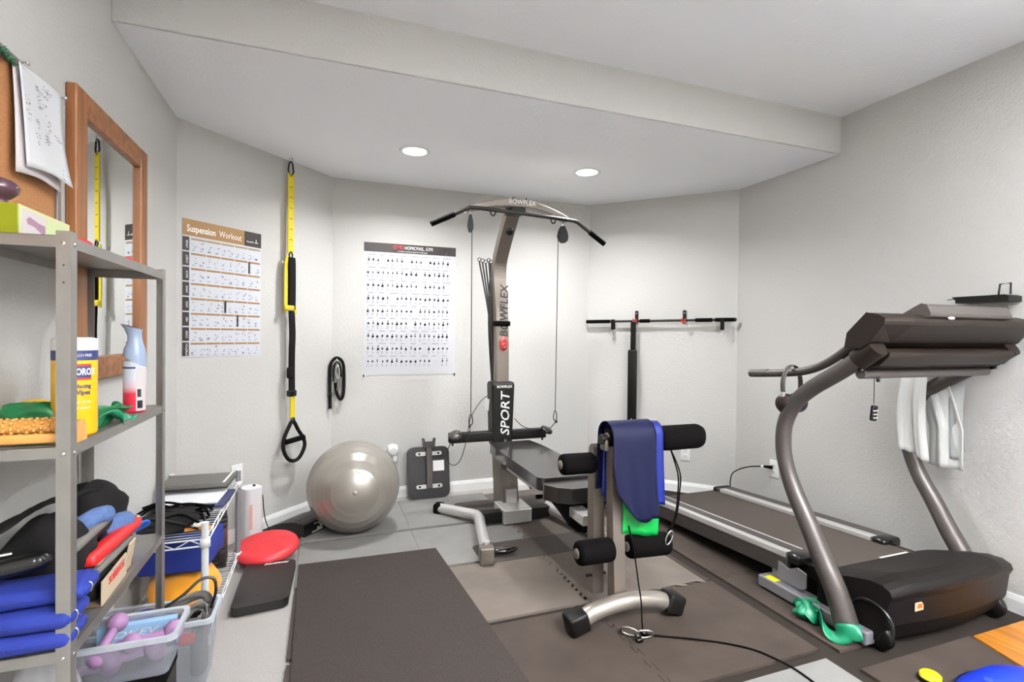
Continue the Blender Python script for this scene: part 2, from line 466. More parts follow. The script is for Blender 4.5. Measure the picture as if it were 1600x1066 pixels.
tile(X2, X3 + .005, .8, 1.372, 'foam_grey', 'grey foam floor tile at the bottom edge beside the floor cable')
tile(1.82, 2.44, .7, 1.285, 'foam_brown_shaded', 'brown foam floor tile next to the yellow lid')
tile(X1, X2, .8, 1.385, 'foam_brown_shaded', 'brown foam floor tile nearest the camera beside the mat')
# narrow border strip between the two fields of tiles
st = MB().b2((1.765, 2.02, .003), (1.788, 3.1, .010))
tag(st.build('foam_edge_strip', 'foam_brown_shaded', bevel=.001), 'narrow brown foam edge strip alongside the treadmill', 'edge strip')
em = MB().prism([(-.113, 2.82), (.59, 2.80), (.72, .75), (-.085, .75)], 'z', .0142, .021)
tag(em.build('exercise_mat', 'rubber_mat', bevel=.001), 'large dark speckled rubber exercise mat lying on the floor', 'exercise mat')
def rr(x0, x1, y0, y1, r, k=5):
    out = []
    for cx, cy, a0 in ((x1 - r, y0 + r, -90), (x1 - r, y1 - r, 0), (x0 + r, y1 - r, 90), (x0 + r, y0 + r, 180)):
        for i in range(k + 1):
            a = R(a0 + 90 * i / k); out.append((cx + r * math.cos(a), cy + r * math.sin(a)))
    return out
tag(MB().prism(rr(.785, 1.62, 2.53, 2.775, .04), 'z', .0142, .0165).build('thin_floor_mat', 'thin_mat'), 'thin dark floor mat under the front feet of the home gym', 'floor mat')
tag(MB().prism(rr(.86, 1.62, 3.22, 3.52, .05), 'z', .0142, .0165).build('thin_floor_mat', 'thin_mat'), 'thin dark floor mat behind the base of the home gym', 'floor mat')

# ------------------------------------------------------------------ home gym
GX = 1.16
G = thing('home_gym', 'grey and black rod resistance home gym with bench and lat tower', 'home gym', (GX, 3.1, .014))
def gp(x, y, z): return (x - GX, y - 3.1, z - .014)
b = MB(); b.b2(gp(.93, 3.03, .028), gp(1.39, 3.10, .095)); b.build('crossbar', 'black_plastic', G, bevel=.006)
b = MB(); b.b2(gp(1.06, 3.0, .02), gp(1.25, 3.2, .11)); b.build('base_bracket', 'silver', G, bevel=.008)
for sx in (-1, 1):
    cx = 1.16 + sx * .245
    path = [(1.16 + sx * .42, 3.36, .045), (1.16 + sx * .30, 3.18, .06), (cx, 3.08, .065), (1.16 + sx * .275, 2.92, .065), (1.16 + sx * .345, 2.58, .06)]
    b = MB().tube(smooth_path([gp(*p) for p in path], 5), .033, 12)
    leg = b.build('leg', 'silver', G)
    MB().rbox(gp(1.16 + sx * .355, 2.545, .057), (.075, .075, .086), .008, rot=rz_(sx * .15)).build('foot_cap', 'taupe_metal', leg)
    MB().rbox(gp(1.16 + sx * .43, 3.375, .045), (.06, .075, .062), .012, rot=rz_(sx * .55)).build('foot_cap', 'black_soft', leg)
    MB().cyl(gp(1.16 + sx * .345, 2.58, .095), gp(1.16 + sx * .345, 2.58, .112), .02).build('knob', 'silver', leg)
    pad = MB().ell(gp(1.16 + sx * .345 - sx * .01 + .10, 2.60, .045 if sx < 0 else .075), (.075, .035, .02)).build('squat_pulley', 'black_gloss', G)
    MB().ell(gp(1.16 + sx * .345 + .10 - sx * .01, 2.60, .06 if sx < 0 else .09), (.055, .025, .008)).build('pulley_cover', 'rail_dark', pad)
# pedestal and upright
b = MB().prism([(3.14 - 3.1, .06), (3.34 - 3.1, .06), (3.40 - 3.1, .46), (3.27 - 3.1, .46), (3.2 - 3.1, .40)], 'x', -.055, .055)
b.build('pedestal', 'taupe_metal', G, bevel=.006)
MB().b2(gp(1.125, 3.125, .08), gp(1.195, 3.175, .20)).build('pedestal_plate', 'silver', G, bevel=.004)
up = [(3.37, .40), (3.37, .9), (3.385, 1.3), (3.42, 1.48), (3.445, 1.6), (3.425, 1.72), (3.34, 1.84), (3.225, 1.965), (3.16, 2.035)]
pts = smooth_path([gp(GX, y, z) for y, z in up], 5)
b = MB()
vs = []; n = len(pts)
for i, p in enumerate(pts):
    t = (pts[min(i + 1, n - 1)] - pts[max(i - 1, 0)]).normalized(); nn = Vector((0, t.z, -t.y))
    hw, hd = .046, .034
    for sx, sd in ((-1, -1), (1, -1), (1, 1), (-1, 1)): vs.append(p + Vector((sx * hw, 0, 0)) + nn * (sd * hd))
b.add(vs, [(i * 4 + k, i * 4 + (k + 1) % 4, i * 4 + 4 + (k + 1) % 4, i * 4 + 4 + k) for i in range(n - 1) for k in range(4)] + [(0, 1, 2, 3), tuple(range(4 * n - 4, 4 * n))])
upr = b.build('upright', 'taupe_metal', G, bevel=.005)
MB().lathe([(.0001, 0), (.026, 0), (.026, .012), (.02, .018), (.0001, .018)], n=20, c=gp(GX + .005, 3.235, 1.90), rot=rx_(R(130))).build('bolt_cap', 'black_gloss', upr)
text('lettering', 'BOWFLEX', .078, 'print_black', upr, gp(GX + .012, 3.345, 1.37), (R(90), R(-90), 0), bold=.0012, align='CENTER', shear=.15)
em_ = MB().lathe([(.0001, 0), (.037, 0), (.037, .001), (.0001, .001)], n=28, rot=rx_(R(90))).build('emblem', 'print_red', upr)
em_.location = gp(GX + .004, 3.334, 1.145); em_.scale = (.75, 1, 1.35)
sw = MB().tube(smooth_path([(-.02, -.003, .012), (.0, -.003, .022), (.018, -.003, .008), (-.016, -.003, -.01), (.002, -.003, -.022), (.02, -.003, -.012)], 5), .0035, 6).build('emblem_swoosh', 'taupe_metal', em_)
MB().rbox(gp(GX, 3.37, 1.285), (.105, .085, .035), .008).build('rod_strap', 'black_soft', G)
# rod box
RB = MB()
secs = [(.435, .062, .05), (.47, .072, .058), (.70, .078, .062), (.86, .084, .062), (.885, .080, .056)]
for i in range(len(secs) - 1):
    pass
vs = []
for z, hw, hd in secs:
    for cx, cy in ((-1, -1), (1, -1), (1, 1), (-1, 1)): vs.append(gp(GX - .004 + cx * hw, 3.365 + cy * hd, z))
RB.add(vs, [(i * 4 + k, i * 4 + (k + 1) % 4, i * 4 + 4 + (k + 1) % 4, i * 4 + 4 + k) for i in range(len(secs) - 1) for k in range(4)] + [(0, 1, 2, 3), tuple(range(4 * len(secs) - 4, 4 * len(secs)))])
rb = RB.build('rod_box', 'black_plastic', G, bevel=.014)
text('lettering', 'SPORT', .088, 'print_white', rb, gp(GX + .01, 3.298, .665), (R(90), R(-90), 0), depth=.001, bold=.001, shear=.2, sx=1.12)
text('lettering_small', 'BOWFLEX', .024, 'print_white', rb, gp(GX + .002, 3.298, .852), (R(90), 0, 0), depth=.001, bold=.0006)
MB().prism([(-.008, -.012), (.008, -.012), (.01, .01), (-.006, .012)], 'y', -.001, .001).build('badge', 'taupe_metal', rb).location = gp(GX + .01, 3.30, .48)
# power rods
for k in range(7):
    dx = -.075 + .02 * (k % 4); dy = .01 + .03 * (k // 4)
    tx = -.135 + .026 * k
    b = MB().tube(smooth_path([gp(GX + dx * .5, 3.40 + dy, .8), gp(GX - .035 + dx * .4, 3.42 + dy, 1.28), gp(GX - .02 + tx * .9, 3.44 + dy, 1.72 - .006 * (k % 3))], 6), .0062, 8)
    rd = b.build('power_rod', 'rod_black', G)
    MB().tube([gp(GX - .02 + tx * .9 + .012 * math.cos(a), 3.44 + dy, 1.732 - .006 * (k % 3) + .012 * math.sin(a)) for a in [2 * PI * i / 12 for i in range(12)]], .0028, 6, closed=True).build('rod_hook', 'dark_metal', rd)
# chest bar with pulleys
b = MB(); b.rbox(gp(1.135, 3.34, .515), (.70, .05, .068), .008); cb = b.build('chest_bar', 'black_plastic', G)
for sx in (-1, 1):
    p = MB().lathe([(.0001, -.012), (.04, -.012), (.045, -.004), (.045, .004), (.04, .012), (.0001, .012)], n=24, c=gp(1.135 + sx * .325, 3.26, .548), rot=ry_(sx * .35) @ rx_(.3)).build('pulley', 'treadmill_grey' if sx < 0 else 'black_gloss', G)
    MB().cyl(gp(1.135 + sx * .325, 3.33, .49), gp(1.135 + sx * .325, 3.33, .465), .007).build('pulley_pin', 'black_gloss', p)
# lat tower head
arc = [(GX + .345 * t, 3.08, 2.045 - .075 * t * t + (.0)) for t in [i / 10 - 1 for i in range(21)]]
b = MB(); vs = []
for i, (x, y, z) in enumerate(arc):
    t = i / 10 - 1; hh = .026 - .008 * abs(t)
    for dy, dz in ((-.034, -1), (.034, -1), (.034, 1), (-.034, 1)): vs.append(gp(x, y + dy, z + dz * hh))
b.add(vs, [(i * 4 + k, i * 4 + (k + 1) % 4, i * 4 + 4 + (k + 1) % 4, i * 4 + 4 + k) for i in range(20) for k in range(4)] + [(0, 1, 2, 3), (80, 81, 82, 83)])
head = b.build('lat_head', 'taupe_metal', G, bevel=.006)
text('lettering', 'BOWFLEX', .040, 'print_white', head, gp(GX + .02, 3.042, 2.047), (R(90), 0, 0), depth=.001, bold=.0008)
MB().b2(gp(GX - .05, 3.06, 1.985), gp(GX + .05, 3.19, 2.03)).build('head_bracket', 'black_plastic', G, bevel=.005)
for x in (GX - .03, GX + .06):
    MB().cyl(gp(x, 3.08, 2.06), gp(x, 3.08, 2.088), .004, n=8).build('head_bolt', 'dark_metal', head)
# lat bar
lb = [(.595, 3.03, 1.86), (.70, 3.03, 1.912), (.815, 3.03, 1.972), (.86, 3.03, 1.982), (1.16, 3.03, 1.975), (1.48, 3.03, 1.962), (1.555, 3.03, 1.955), (1.60, 3.03, 1.93), (1.69, 3.03, 1.873), (1.765, 3.03, 1.825)]
L_ = thing('lat_bar', 'long black bent lat pulldown bar hooked under the tower head', 'lat bar', (GX, 3.03, 1.95))
def lp(x, y, z): return (x - GX, y - 3.03, z - 1.95)
MB().tube([lp(*p) for p in smooth_path(lb, 4)], .0125, 12).build('bar', 'dark_metal', L_)
for a, c in (((.595, 3.03, 1.86), (.735, 3.03, 1.93)), ((1.655, 3.03, 1.895), (1.768, 3.03, 1.823))):
    MB().tube([lp(*a), lp(*c)], .0165, 14).build('hand_grip', 'black_soft', L_)
for x, z in ((.98, 1.98), (1.39, 1.966)):
    MB().tube([lp(x + .016 * math.cos(a), 3.03, z - .012 + .024 * math.sin(a)) for a in [2 * PI * i / 14 for i in range(14)]], .005, 6, closed=True).build('bar_hook', 'dark_metal', L_)
for sx in (-1, 1):
    px = GX + sx * .315; pz = 1.975 if sx < 0 else 1.955
    pu = MB().tube([gp(px, 3.07, pz + .0), gp(px, 3.07, pz - .03)], .005, 6).build('pulley_hanger', 'chrome', G)
    b = MB()
    prof = [(.0, .035), (.012, .03), (.026, .0), (.034, -.035), (.030, -.062), (.014, -.078), (-.006, -.078), (-.022, -.062), (-.030, -.035), (-.022, 0), (-.01, .03)]
    wide = .55 if sx < 0 else 1.15
    b.prism([(x * wide, z) for x, z in prof], 'y', -.012, .012)
    q = b.build('pulley_housing', 'black_plastic', G, bevel=.004); q.location = gp(px, 3.07, pz - .06)
    cx0, cx1 = px + (.012 if sx < 0 else -.03), px + (.03 if sx < 0 else -.015)
    ca = MB().tube([gp(cx0, 3.07, pz - .11), gp(cx1, 3.12, .70)], .0028, 6).build('cable', 'dark_metal', G)
    MB().tube([gp(cx1 + .012 * math.cos(a) * (1 - .3 * math.sin(a)), 3.12, .668 + .034 * math.sin(a)) for a in [2 * PI * i / 16 for i in range(16)]], .0035, 6, closed=True).build('carabiner', 'dark_metal', G)
    MB().tube(smooth_path([gp(cx1 + .01 * sx, 3.12, .637), gp(cx1 - sx * .03 + (.02 if sx > 0 else -.03), 3.16, .585), gp(1.135 + sx * .325, 3.26, .555)], 5), .0028, 6).build('cable', 'dark_metal', G)
    MB().ell(gp(cx1 + .008 * sx, 3.12, .628), (.009, .009, .011), 10, 6).build('cable_stop', 'black_gloss', G)
# side hand pulley by the rod box and its slack cable
MB().prism([(-.014, -.03), (.014, -.05), (.02, .03), (-.012, .045)], 'y', -.008, .008).build('rod_pulley', 'silver', G).location = gp(1.045, 3.34, .735)
MB().tube(smooth_path([gp(1.05, 3.33, .79), gp(.99, 3.30, .755), gp(.915, 3.27, .65), gp(.885, 3.25, .52), gp(.84, 3.25, .38), gp(.78, 3.25, .36), gp(.755, 3.25, .44), gp(.80, 3.25, .545)], 6), .0028, 6).build('slack_cable', 'dark_metal', G)
MB().tube(smooth_path([gp(1.24, 3.31, .63), gp(1.30, 3.31, .575), gp(1.38, 3.31, .548), gp(1.44, 3.30, .55)], 6), .0028, 6).build('slack_cable', 'dark_metal', G)
# bench and seat
b = MB().prism([(1.055 - GX, 3.29 - 3.1), (1.345 - GX, 3.29 - 3.1), (1.365 - GX, 3.10 - 3.1), (1.365 - GX, 2.40 - 3.1), (1.335 - GX, 2.37 - 3.1), (1.055 - GX, 2.37 - 3.1), (1.03 - GX, 2.40 - 3.1), (1.035 - GX, 3.10 - 3.1)], 'z', .40, .465)
b.build('bench_back_pad', 'bench_vinyl', G, bevel=.018)
b = MB().prism([(1.03 - GX, 2.355 - 3.1), (1.03 - GX, 2.32 - 3.1), (1.07 - GX, 2.25 - 3.1), (1.13 - GX, 2.21 - 3.1), (1.36 - GX, 2.20 - 3.1), (1.37 - GX, 2.355 - 3.1)], 'z', .375, .45)
b.build('seat_pad', 'bench_vinyl', G, bevel=.02)
b = MB().prism([(1.06, .375), (1.34, .375), (1.32, .30), (1.26, .225), (1.22, .215), (1.17, .23), (1.12, .30)], 'y', 2.24 - 3.1, 2.33 - 3.1)
for i, v in enumerate(b.v): b.v[i] = (v[0] - GX, v[1], v[2])
b.build('seat_bracket', 'black_soft', G, bevel=.01)
MB().prism([(2.95, .40), (2.72, .40), (2.80, .28)], 'x', -.03, .03).build('bench_brace', 'black_plastic', G).location = (0.02, -3.1, 0)
MB().b2(gp(1.13, 2.1, .32), gp(1.20, 3.16, .37)).build('seat_rail', 'silver', G, bevel=.006)
MB().cyl(gp(1.1, 2.5, .345), gp(1.06, 2.5, .345), .012).build('rail_knob', 'black_gloss', G)
# leg developer
D = G
for y0, w_, zt, mm in ((2.0, .026, .705, 'taupe_metal'), (1.885, .028, .60, 'taupe_metal')):
    pass
b = MB().prism([(1.975, .055), (2.03, .055), (2.03, .66), (2.02, .70), (2.0, .715), (1.985, .70), (1.975, .66)], 'x', 1.115 - GX, 1.168 - GX)
for i, v in enumerate(b.v): b.v[i] = (v[0], v[1] - 3.1, v[2])
b.build('leg_post', 'taupe_metal', D, bevel=.004)
b = MB().prism([(1.85, .055), (1.905, .055), (1.935, .60), (1.93, .76), (1.90, .79), (1.875, .76), (1.885, .60)], 'x', 1.15 - GX, 1.205 - GX)
for i, v in enumerate(b.v): b.v[i] = (v[0], v[1] - 3.1, v[2])
b.build('leg_lever', 'taupe_metal', D, bevel=.004)
MB().tube([gp(1.185, 1.99, .15), gp(1.09, 1.99, .15)], .008, 8).build('lever_bolt', 'dark_metal', D)
ft = smooth_path([(.955, 1.82, .045), (1.03, 1.82, .085), (1.19, 1.82, .105), (1.34, 1.82, .085), (1.41, 1.82, .05)], 5)
b = MB().tube([gp(*p) for p in ft], .036, 12, flat=.95); fb = b.build('front_foot', 'satin_taupe', D)
MB().rbox(gp(.955, 1.82, .061), (.085, .085, .078), .012, rot=ry_(-.25)).build('foot_cap', 'black_plastic', fb)
MB().rbox(gp(1.412, 1.82, .063), (.085, .085, .078), .012, rot=ry_(.35)).build('foot_cap', 'black_plastic', fb)
def foam(p0, p1, r, name='foam_roller'):
    p0 = Vector(p0); p1 = Vector(p1); d = p1 - p0; L1 = d.length; rot = d.to_track_quat('Z', 'Y').to_matrix()
    o = MB().lathe([(.0001, 0), (r * .72, 0), (r * .93, .006), (r, .018), (r, L1 - .018), (r * .93, L1 - .006), (r * .72, L1), (.0001, L1)], c=p0, rot=rot, n=24).build(name, 'black_soft', D)
    MB().lathe([(.0001, -.006), (r * .4, -.006), (r * .42, .0)], c=p0, rot=rot, n=16).build('end_plug', 'taupe_metal', o)
    return o
foam(gp(.965, 2.0, .645), gp(1.13, 2.0, .642), .046)
foam(gp(.985, 1.88, .305), gp(1.15, 1.88, .302), .05)
foam(gp(1.225, 1.88, .302), gp(1.432, 1.88, .292), .05)
MB().rbox(gp(1.5, 1.89, .755), (.255, .10, .11), .046, 4).build('knee_pad', 'black_soft', D)
MB().cyl(gp(1.10, 1.9, .765), gp(1.40, 1.9, .765), .022).build('pad_axle', 'dark_metal', D)
foam(gp(1.135, 1.9, .775), gp(1.365, 1.9, .785), .044, 'curl_roller')
MB().rbox(gp(1.12, 1.9, .742), (.018, .05, .05), .008).build('axle_cap', 'taupe_metal', D)
MB().tube(smooth_path([gp(1.445, 1.88, .70), gp(1.475, 1.87, .60), gp(1.478, 1.87, .52), gp(1.455, 1.86, .41), gp(1.41, 1.85, .355)], 6), .0034, 6).build('hanging_cable', 'black_soft', D)
MB().tube(smooth_path([gp(1.447, 1.88, .70), gp(1.487, 1.87, .60), gp(1.487, 1.87, .52), gp(1.465, 1.86, .42), gp(1.425, 1.85, .36)], 6), .0034, 6).build('hanging_cable', 'black_soft', D)
MB().tube([gp(1.405 + .022 * math.sin(a) * .75 - .010 * math.cos(a), 1.832, .335 + .026 * math.sin(a) + .012 * math.cos(a)) for a in [2 * PI * i / 16 for i in range(16)]], .0035, 6, closed=True).build('carabiner', 'chrome', D)
MB().tube([gp(1.365 + .008 * math.cos(a), 1.88, .815 + .02 * math.sin(a)) for a in [2 * PI * i / 12 for i in range(12)]], .0025, 6, closed=True).build('pad_loop', 'dark_metal', D)

# floor cable with two carabiners
FC = thing('pull_cable', 'thin black cable trailing over brown floor tiles from two snap hooks', 'cable', (1.2, 1.72, .014))
def fp(x, y, z): return (x - 1.2, y - 1.72, z)
MB().tube(smooth_path([fp(1.222, 1.895, .44), fp(1.222, 1.85, .355), fp(1.224, 1.822, .28), fp(1.222, 1.79, .18), fp(1.218, 1.762, .11), fp(1.205, 1.735, .04), fp(1.2, 1.715, .006)], 6), .003, 6).build('hanging_line', 'black_soft', FC)
MB().tube(smooth_path([fp(1.205, 1.715, .005), fp(1.27, 1.68, .004), fp(1.37, 1.625, .004), fp(1.47, 1.56, .004), fp(1.545, 1.485, .004), fp(1.585, 1.38, .004), fp(1.59, 1.29, .004), fp(1.58, 1.15, .004)], 6), .0038, 6).build('floor_line', 'black_soft', FC)
MB().ell(fp(1.2, 1.715, .012), (.014, .014, .014), 12, 8).build('cable_stop', 'black_gloss', FC)
for cx, cy, a in ((1.14, 1.725, .75), (1.185, 1.69, .35)):
    b = MB().tube([fp(cx + math.cos(t) * .036 * math.cos(a) - math.sin(t) * .008 * math.sin(a), cy + math.cos(t) * .036 * -math.sin(a) - math.sin(t) * .008 * math.cos(a), .024 + .019 * math.sin(t)) for t in [2 * PI * i / 18 for i in range(18)]], .0042, 7, closed=True)
    b.build('carabiner', 'chrome', FC)
MB().rbox(fp(1.158, 1.685, .01), (.03, .024, .016), .006).build('cable_stop', 'black_gloss', FC)

# bands draped over the leg developer
def drape(name, m, label, x0, x1, zt, yf, yb, lf, lb_, amp, ph, rag, r=.05):
    def fn(u, v):
        x = x0 + (x1 - x0) * u
        tot = lf + lb_ + PI * r; s = v * tot
        wob = amp * math.sin(7 * u + ph + 2.5 * v) + amp * .5 * math.sin(17 * u + ph * 2)
        e = rag(u)
        if s < lf:
            k = (lf - s)
            return (x + .012 * math.sin(5 * v + ph) * (k / lf), 1.9 - r + yf * k + wob * k / lf * 1.5, zt - k * e)
        if s < lf + PI * r:
            a = (s - lf) / r
            return (x, 1.9 - r * math.cos(a), zt + r * math.sin(a))
        k = s - lf - PI * r
        return (x - .01 * k / lb_, 1.9 + r + yb * k + wob * k / lb_, zt - k)
    o = MB().sheet(fn, 24, 40).build(name, m, None, solid=.0016)
    return tag(o, label, 'band')
drape('exercise_band', 'band_green', 'bright green exercise band hanging lowest over the leg developer', 1.185, 1.365, .772, .02, .0, .435, .30, .004, .4, lambda u: .93 + .07 * u, .048)
drape('exercise_band', 'band_blue', 'royal blue exercise band on the right edge under the navy band', 1.15, 1.378, .778, -.03, .0, .315, .27, .004, 1.6, lambda u: .80 + .16 * u, .055)
drape('exercise_band', 'band_navy', 'dark navy exercise band on top of the leg developer', 1.125, 1.335, .778, -.06, .02, .35, .24, .004, 2.4, lambda u: .60 + .42 * math.sin(min(1, u * 1.2) * PI * .62), .064)

# ------------------------------------------------------------------ treadmill
TM = thing('treadmill', 'grey and dark brown treadmill along the right wall', 'treadmill', (2.365, 2.0, .014))
TX, TY = 2.365, 2.0
def tp(x, y, z): return (x - TX, y - TY, z - .014)
def deckz(y): return .2 - (y - 1.7) * .055
y0, y1 = 1.56, 2.86
def slab(xa, xb, top0, bot0, m, name, ya=y0, yb=y1, parent=TM, bev=.004):
    """box following the gentle slope of the deck"""
    vs = []
    for y in (ya, yb):
        for x, z in ((xa, bot0), (xb, bot0), (xb, top0), (xa, top0)): vs.append(tp(x, y, deckz(y) + z))
    return MB().add(vs, [(0, 1, 2, 3), (7, 6, 5, 4), (0, 4, 5, 1), (1, 5, 6, 2), (2, 6, 7, 3), (3, 7, 4, 0)]).build(name, m, parent, bevel=bev)
slab(2.10, 2.60, .0, -.012, 'treadmill_belt', 'belt')
slab(2.05, 2.66, -.013, -.07, 'black_plastic', 'deck')
for sx, xa, xb in ((-1, 2.0, 2.11), (1, 2.56, 2.69)):
    lo, hi = (xa, xb)
    r_ = slab(lo, hi, .022, -.022, 'rail_dark', 'side_rail', 1.76, 2.84)
    if sx < 0:
        slab(lo - .004, lo + .034, .026, -.004, 'silver', 'rail_strip', 1.765, 2.83, r_)
        slab(hi - .012, hi + .001, .0235, .0, 'silver', 'rail_edge', 1.765, 2.83, r_)
        slab(lo + .002, lo + .03, -.022, -.08, 'treadmill_grey', 'rail_skirt', 1.76, 2.84, r_)
    else:
        slab(lo - .001, lo + .05, .0245, .0, 'silver', 'rail_strip', 1.765, 2.80, r_)
    MB().rbox(tp((lo + hi) / 2, 2.845, deckz(2.845) - .004), (hi - lo + .004, .05, .06), .015).build('rail_end_cap', 'black_plastic', TM)
    MB().rbox(tp((lo + hi) / 2, 1.735, deckz(1.735) + .0), (hi - lo - .004, .07, .05), .016).build('rail_end_cap', 'black_gloss', TM)
MB().cyl(tp(2.06, 2.87, deckz(2.86) - .035), tp(2.64, 2.87, deckz(2.86) - .035), .03).build('rear_roller', 'black_soft', TM)
MB().b2(tp(2.13, 2.80, .014), tp(2.17, 2.84, .08)).build('rear_foot', 'black_soft', TM)
MB().b2(tp(2.56, 2.80, .014), tp(2.60, 2.84, .08)).build('rear_foot', 'black_soft', TM)
# pivot plate and base tubes
b = MB().prism([(1.80, .165), (1.745, .15), (1.70, .175), (1.655, .165), (1.655, .10), (1.68, .085), (1.80, .09)], 'x', 1.992, 2.0)
for i, v in enumerate(b.v): b.v[i] = tp(*v)
b.build('pivot_plate', 'base_grey', TM, bevel=.003)
for xa, xb in ((1.955, 2.035), (2.70, 2.78)):
    bt = MB().b2(tp(xa, 1.36, .024), tp(xb, 1.88, .075)).build('base_tube', 'base_grey', TM, bevel=.006)
    if xa < 2: MB().b2(tp(1.962, 1.79, .0752), tp(2.0, 1.85, .0758)).build('base_label', 'lemon', bt)
    for y in (1.39, 1.85): MB().cyl(tp((xa + xb) / 2, y, .014), tp((xa + xb) / 2, y, .026), .02).build('rubber_foot', 'black_soft', bt)
MB().b2(tp(2.02, 1.80, .05), tp(2.04, 1.86, .11)).build('lift_tab', 'base_grey', TM, bevel=.003)
MB().b2(tp(2.03, 1.40, .03), tp(2.70, 1.46, .07)).build('base_crossbar', 'black_plastic', TM)
# motor hood
prof = [(1.60, .05), (1.60, .205), (1.56, .225), (1.46, .262), (1.38, .285), (1.33, .287), (1.30, .272), (1.292, .25), (1.305, .22), (1.315, .12), (1.35, .045)]
b = MB(); nx = 14; vs = []
for i in range(nx + 1):
    u = i / nx; x = 1.995 + (2.745 - 1.995) * u
    bow = .035 * (1 - (2 * u - 1) ** 2) ; end = .92 + .08 * min(1, min(u, 1 - u) * 8)
    for y, z in prof: vs.append(tp(x, y - (bow if y < 1.5 else 0), .03 + (z - .03) * end))
m_ = len(prof)
b.add(vs, [(i * m_ + k, i * m_ + (k + 1) % m_, (i + 1) * m_ + (k + 1) % m_, (i + 1) * m_ + k) for i in range(nx) for k in range(m_)], False)
b.add(vs, [tuple(range(m_)), tuple(range(nx * m_, nx * m_ + m_))])
hood = b.build('motor_hood', 'treadmill_dark', TM, bevel=.008)
MB().b2(tp(2.30, 1.541, .2405), tp(2.48, 1.551, .2412)).build('hood_stripe', 'print_white', hood)
for i in range(hood.children and 1 or 0):
    hood.children[0].rotation_euler = (0, 0, 0)
lab = MB().b2((-.024, -.0008, -.016), (.024, .0008, .016)).build('hood_label', 'sticker', hood); lab.location = tp(2.135, 1.285, .185)
MB().b2((-.013, -.0016, -.008), (.013, 0, .008)).build('hood_label_mark', 'sticker_orange', hood).location = tp(2.137, 1.2845, .187)
for x in (2.02, 2.72):
    wl = MB().lathe([(.0001, -.018), (.04, -.018), (.048, -.01), (.048, .01), (.04, .018), (.0001, .018)], n=24, c=tp(x, 1.35, .058), rot=ry_(R(90))).build('front_wheel', 'black_plastic', TM)
    MB().lathe([(.0001, -.022), (.012, -.022), (.012, .022), (.0001, .022)], n=12, c=tp(x, 1.35, .058), rot=ry_(R(90))).build('wheel_axle', 'dark_metal', wl)
ga = MB().tube([tp(1.99, 1.37 + .085 * math.cos(a), .115 + .075 * math.sin(a)) for a in [R(-20 + 10 * i) for i in range(22)]], .008, 8).build('wheel_guard', 'black_gloss', TM)
# uprights, handlebars
up = [(1.43, .055), (1.48, .183), (1.546, .292), (1.614, .415), (1.678, .521), (1.722, .62), (1.743, .714), (1.736, .818), (1.686, .915), (1.607, .987), (1.471, 1.074), (1.351, 1.159)]
for x in (1.95, 2.78):
    pp = smooth_path([tp(x, y, z) for y, z in up], 5)
    n = len(pp); rs = [.045 - .012 * min(1, i / (n * .45)) for i in range(n)]
    MB().tube(pp, rs, 16, flat=1.0, up=(0, 1, 0)).build('upright', 'treadmill_grey', TM)
    MB().tube([tp(x, 1.405, 1.12), tp(x, 1.33, 1.175)], .041, 16).build('upright_collar', 'treadmill_console', TM)
    MB().cyl(tp(x, 1.40, 1.10), tp(x, 1.39, 1.075), .012).build('upright_bolt', 'black_plastic', TM)
arm = [(1.965, 1.028), (1.90, 1.032), (1.802, 1.04), (1.70, 1.052), (1.62, 1.072), (1.55, 1.105), (1.486, 1.148), (1.387, 1.225), (1.325, 1.276)]
for x in (1.98, 2.75):
    h_ = MB().tube(smooth_path([tp(x, y, z) for y, z in arm], 5), [.0175] * 41, 14).build('handlebar', 'treadmill_grey', TM)
    MB().tube(smooth_path([tp(x, 1.966, 1.028), tp(x, 1.91, 1.0315), tp(x, 1.86, 1.036)], 3), .0185, 14).build('hand_grip', 'rail_dark', h_)
    MB().tube(smooth_path([tp(x, 1.49, 1.125), tp(x, 1.43, 1.172), tp(x, 1.40, 1.195)], 3), .011, 10).build('pulse_sensor', 'treadmill_console', h_)
# console (back of it faces the camera)
prof = [(1.345, 1.302), (1.27, 1.292), (1.245, 1.278), (1.25, 1.255), (1.33, 1.19), (1.37, 1.165), (1.43, 1.165), (1.42, 1.225)]
b = MB(); nx = 8; vs = []
for i in range(nx + 1):
    u = i / nx; x = 1.905 + (2.83 - 1.905) * u; e = min(1, min(u, 1 - u) * 12)
    for y, z in prof: vs.append(tp(x, y + (1 - e) * (.03 if y < 1.3 else 0), z))
m_ = len(prof)
b.add(vs, [(i * m_ + k, i * m_ + (k + 1) % m_, (i + 1) * m_ + (k + 1) % m_, (i + 1) * m_ + k) for i in range(nx) for k in range(m_)])
b.add(vs, [tuple(range(m_)), tuple(range(nx * m_, nx * m_ + m_))])
con = b.build('console', 'treadmill_console', TM, bevel=.012)
b = MB().prism([(1.44, 1.165), (1.33, 1.165), (1.305, 1.15), (1.31, 1.135), (1.345, 1.10), (1.43, 1.075), (1.46, 1.09)], 'x', 1.98, 2.76)
for i, v in enumerate(b.v): b.v[i] = tp(*v)
b.build('accessory_tray', 'treadmill_console', TM, bevel=.01)
b = MB().prism([(1.35, 1.295), (1.30, 1.325), (1.275, 1.338), (1.255, 1.33), (1.243, 1.30), (1.245, 1.285), (1.34, 1.285)], 'x', 2.10, 2.60)
for i, v in enumerate(b.v): b.v[i] = tp(*v)
bk_ = b.build('reading_rack', 'rail_dark', TM, bevel=.008)
MB().ell(tp(2.22, 1.243, 1.283), (.022, .004, .007), 14, 8).build('console_slot', 'silver', con)
MB().cyl(tp(1.97, 1.41, 1.065), tp(2.76, 1.41, 1.065), .02).build('console_crossbar', 'treadmill_grey', TM)
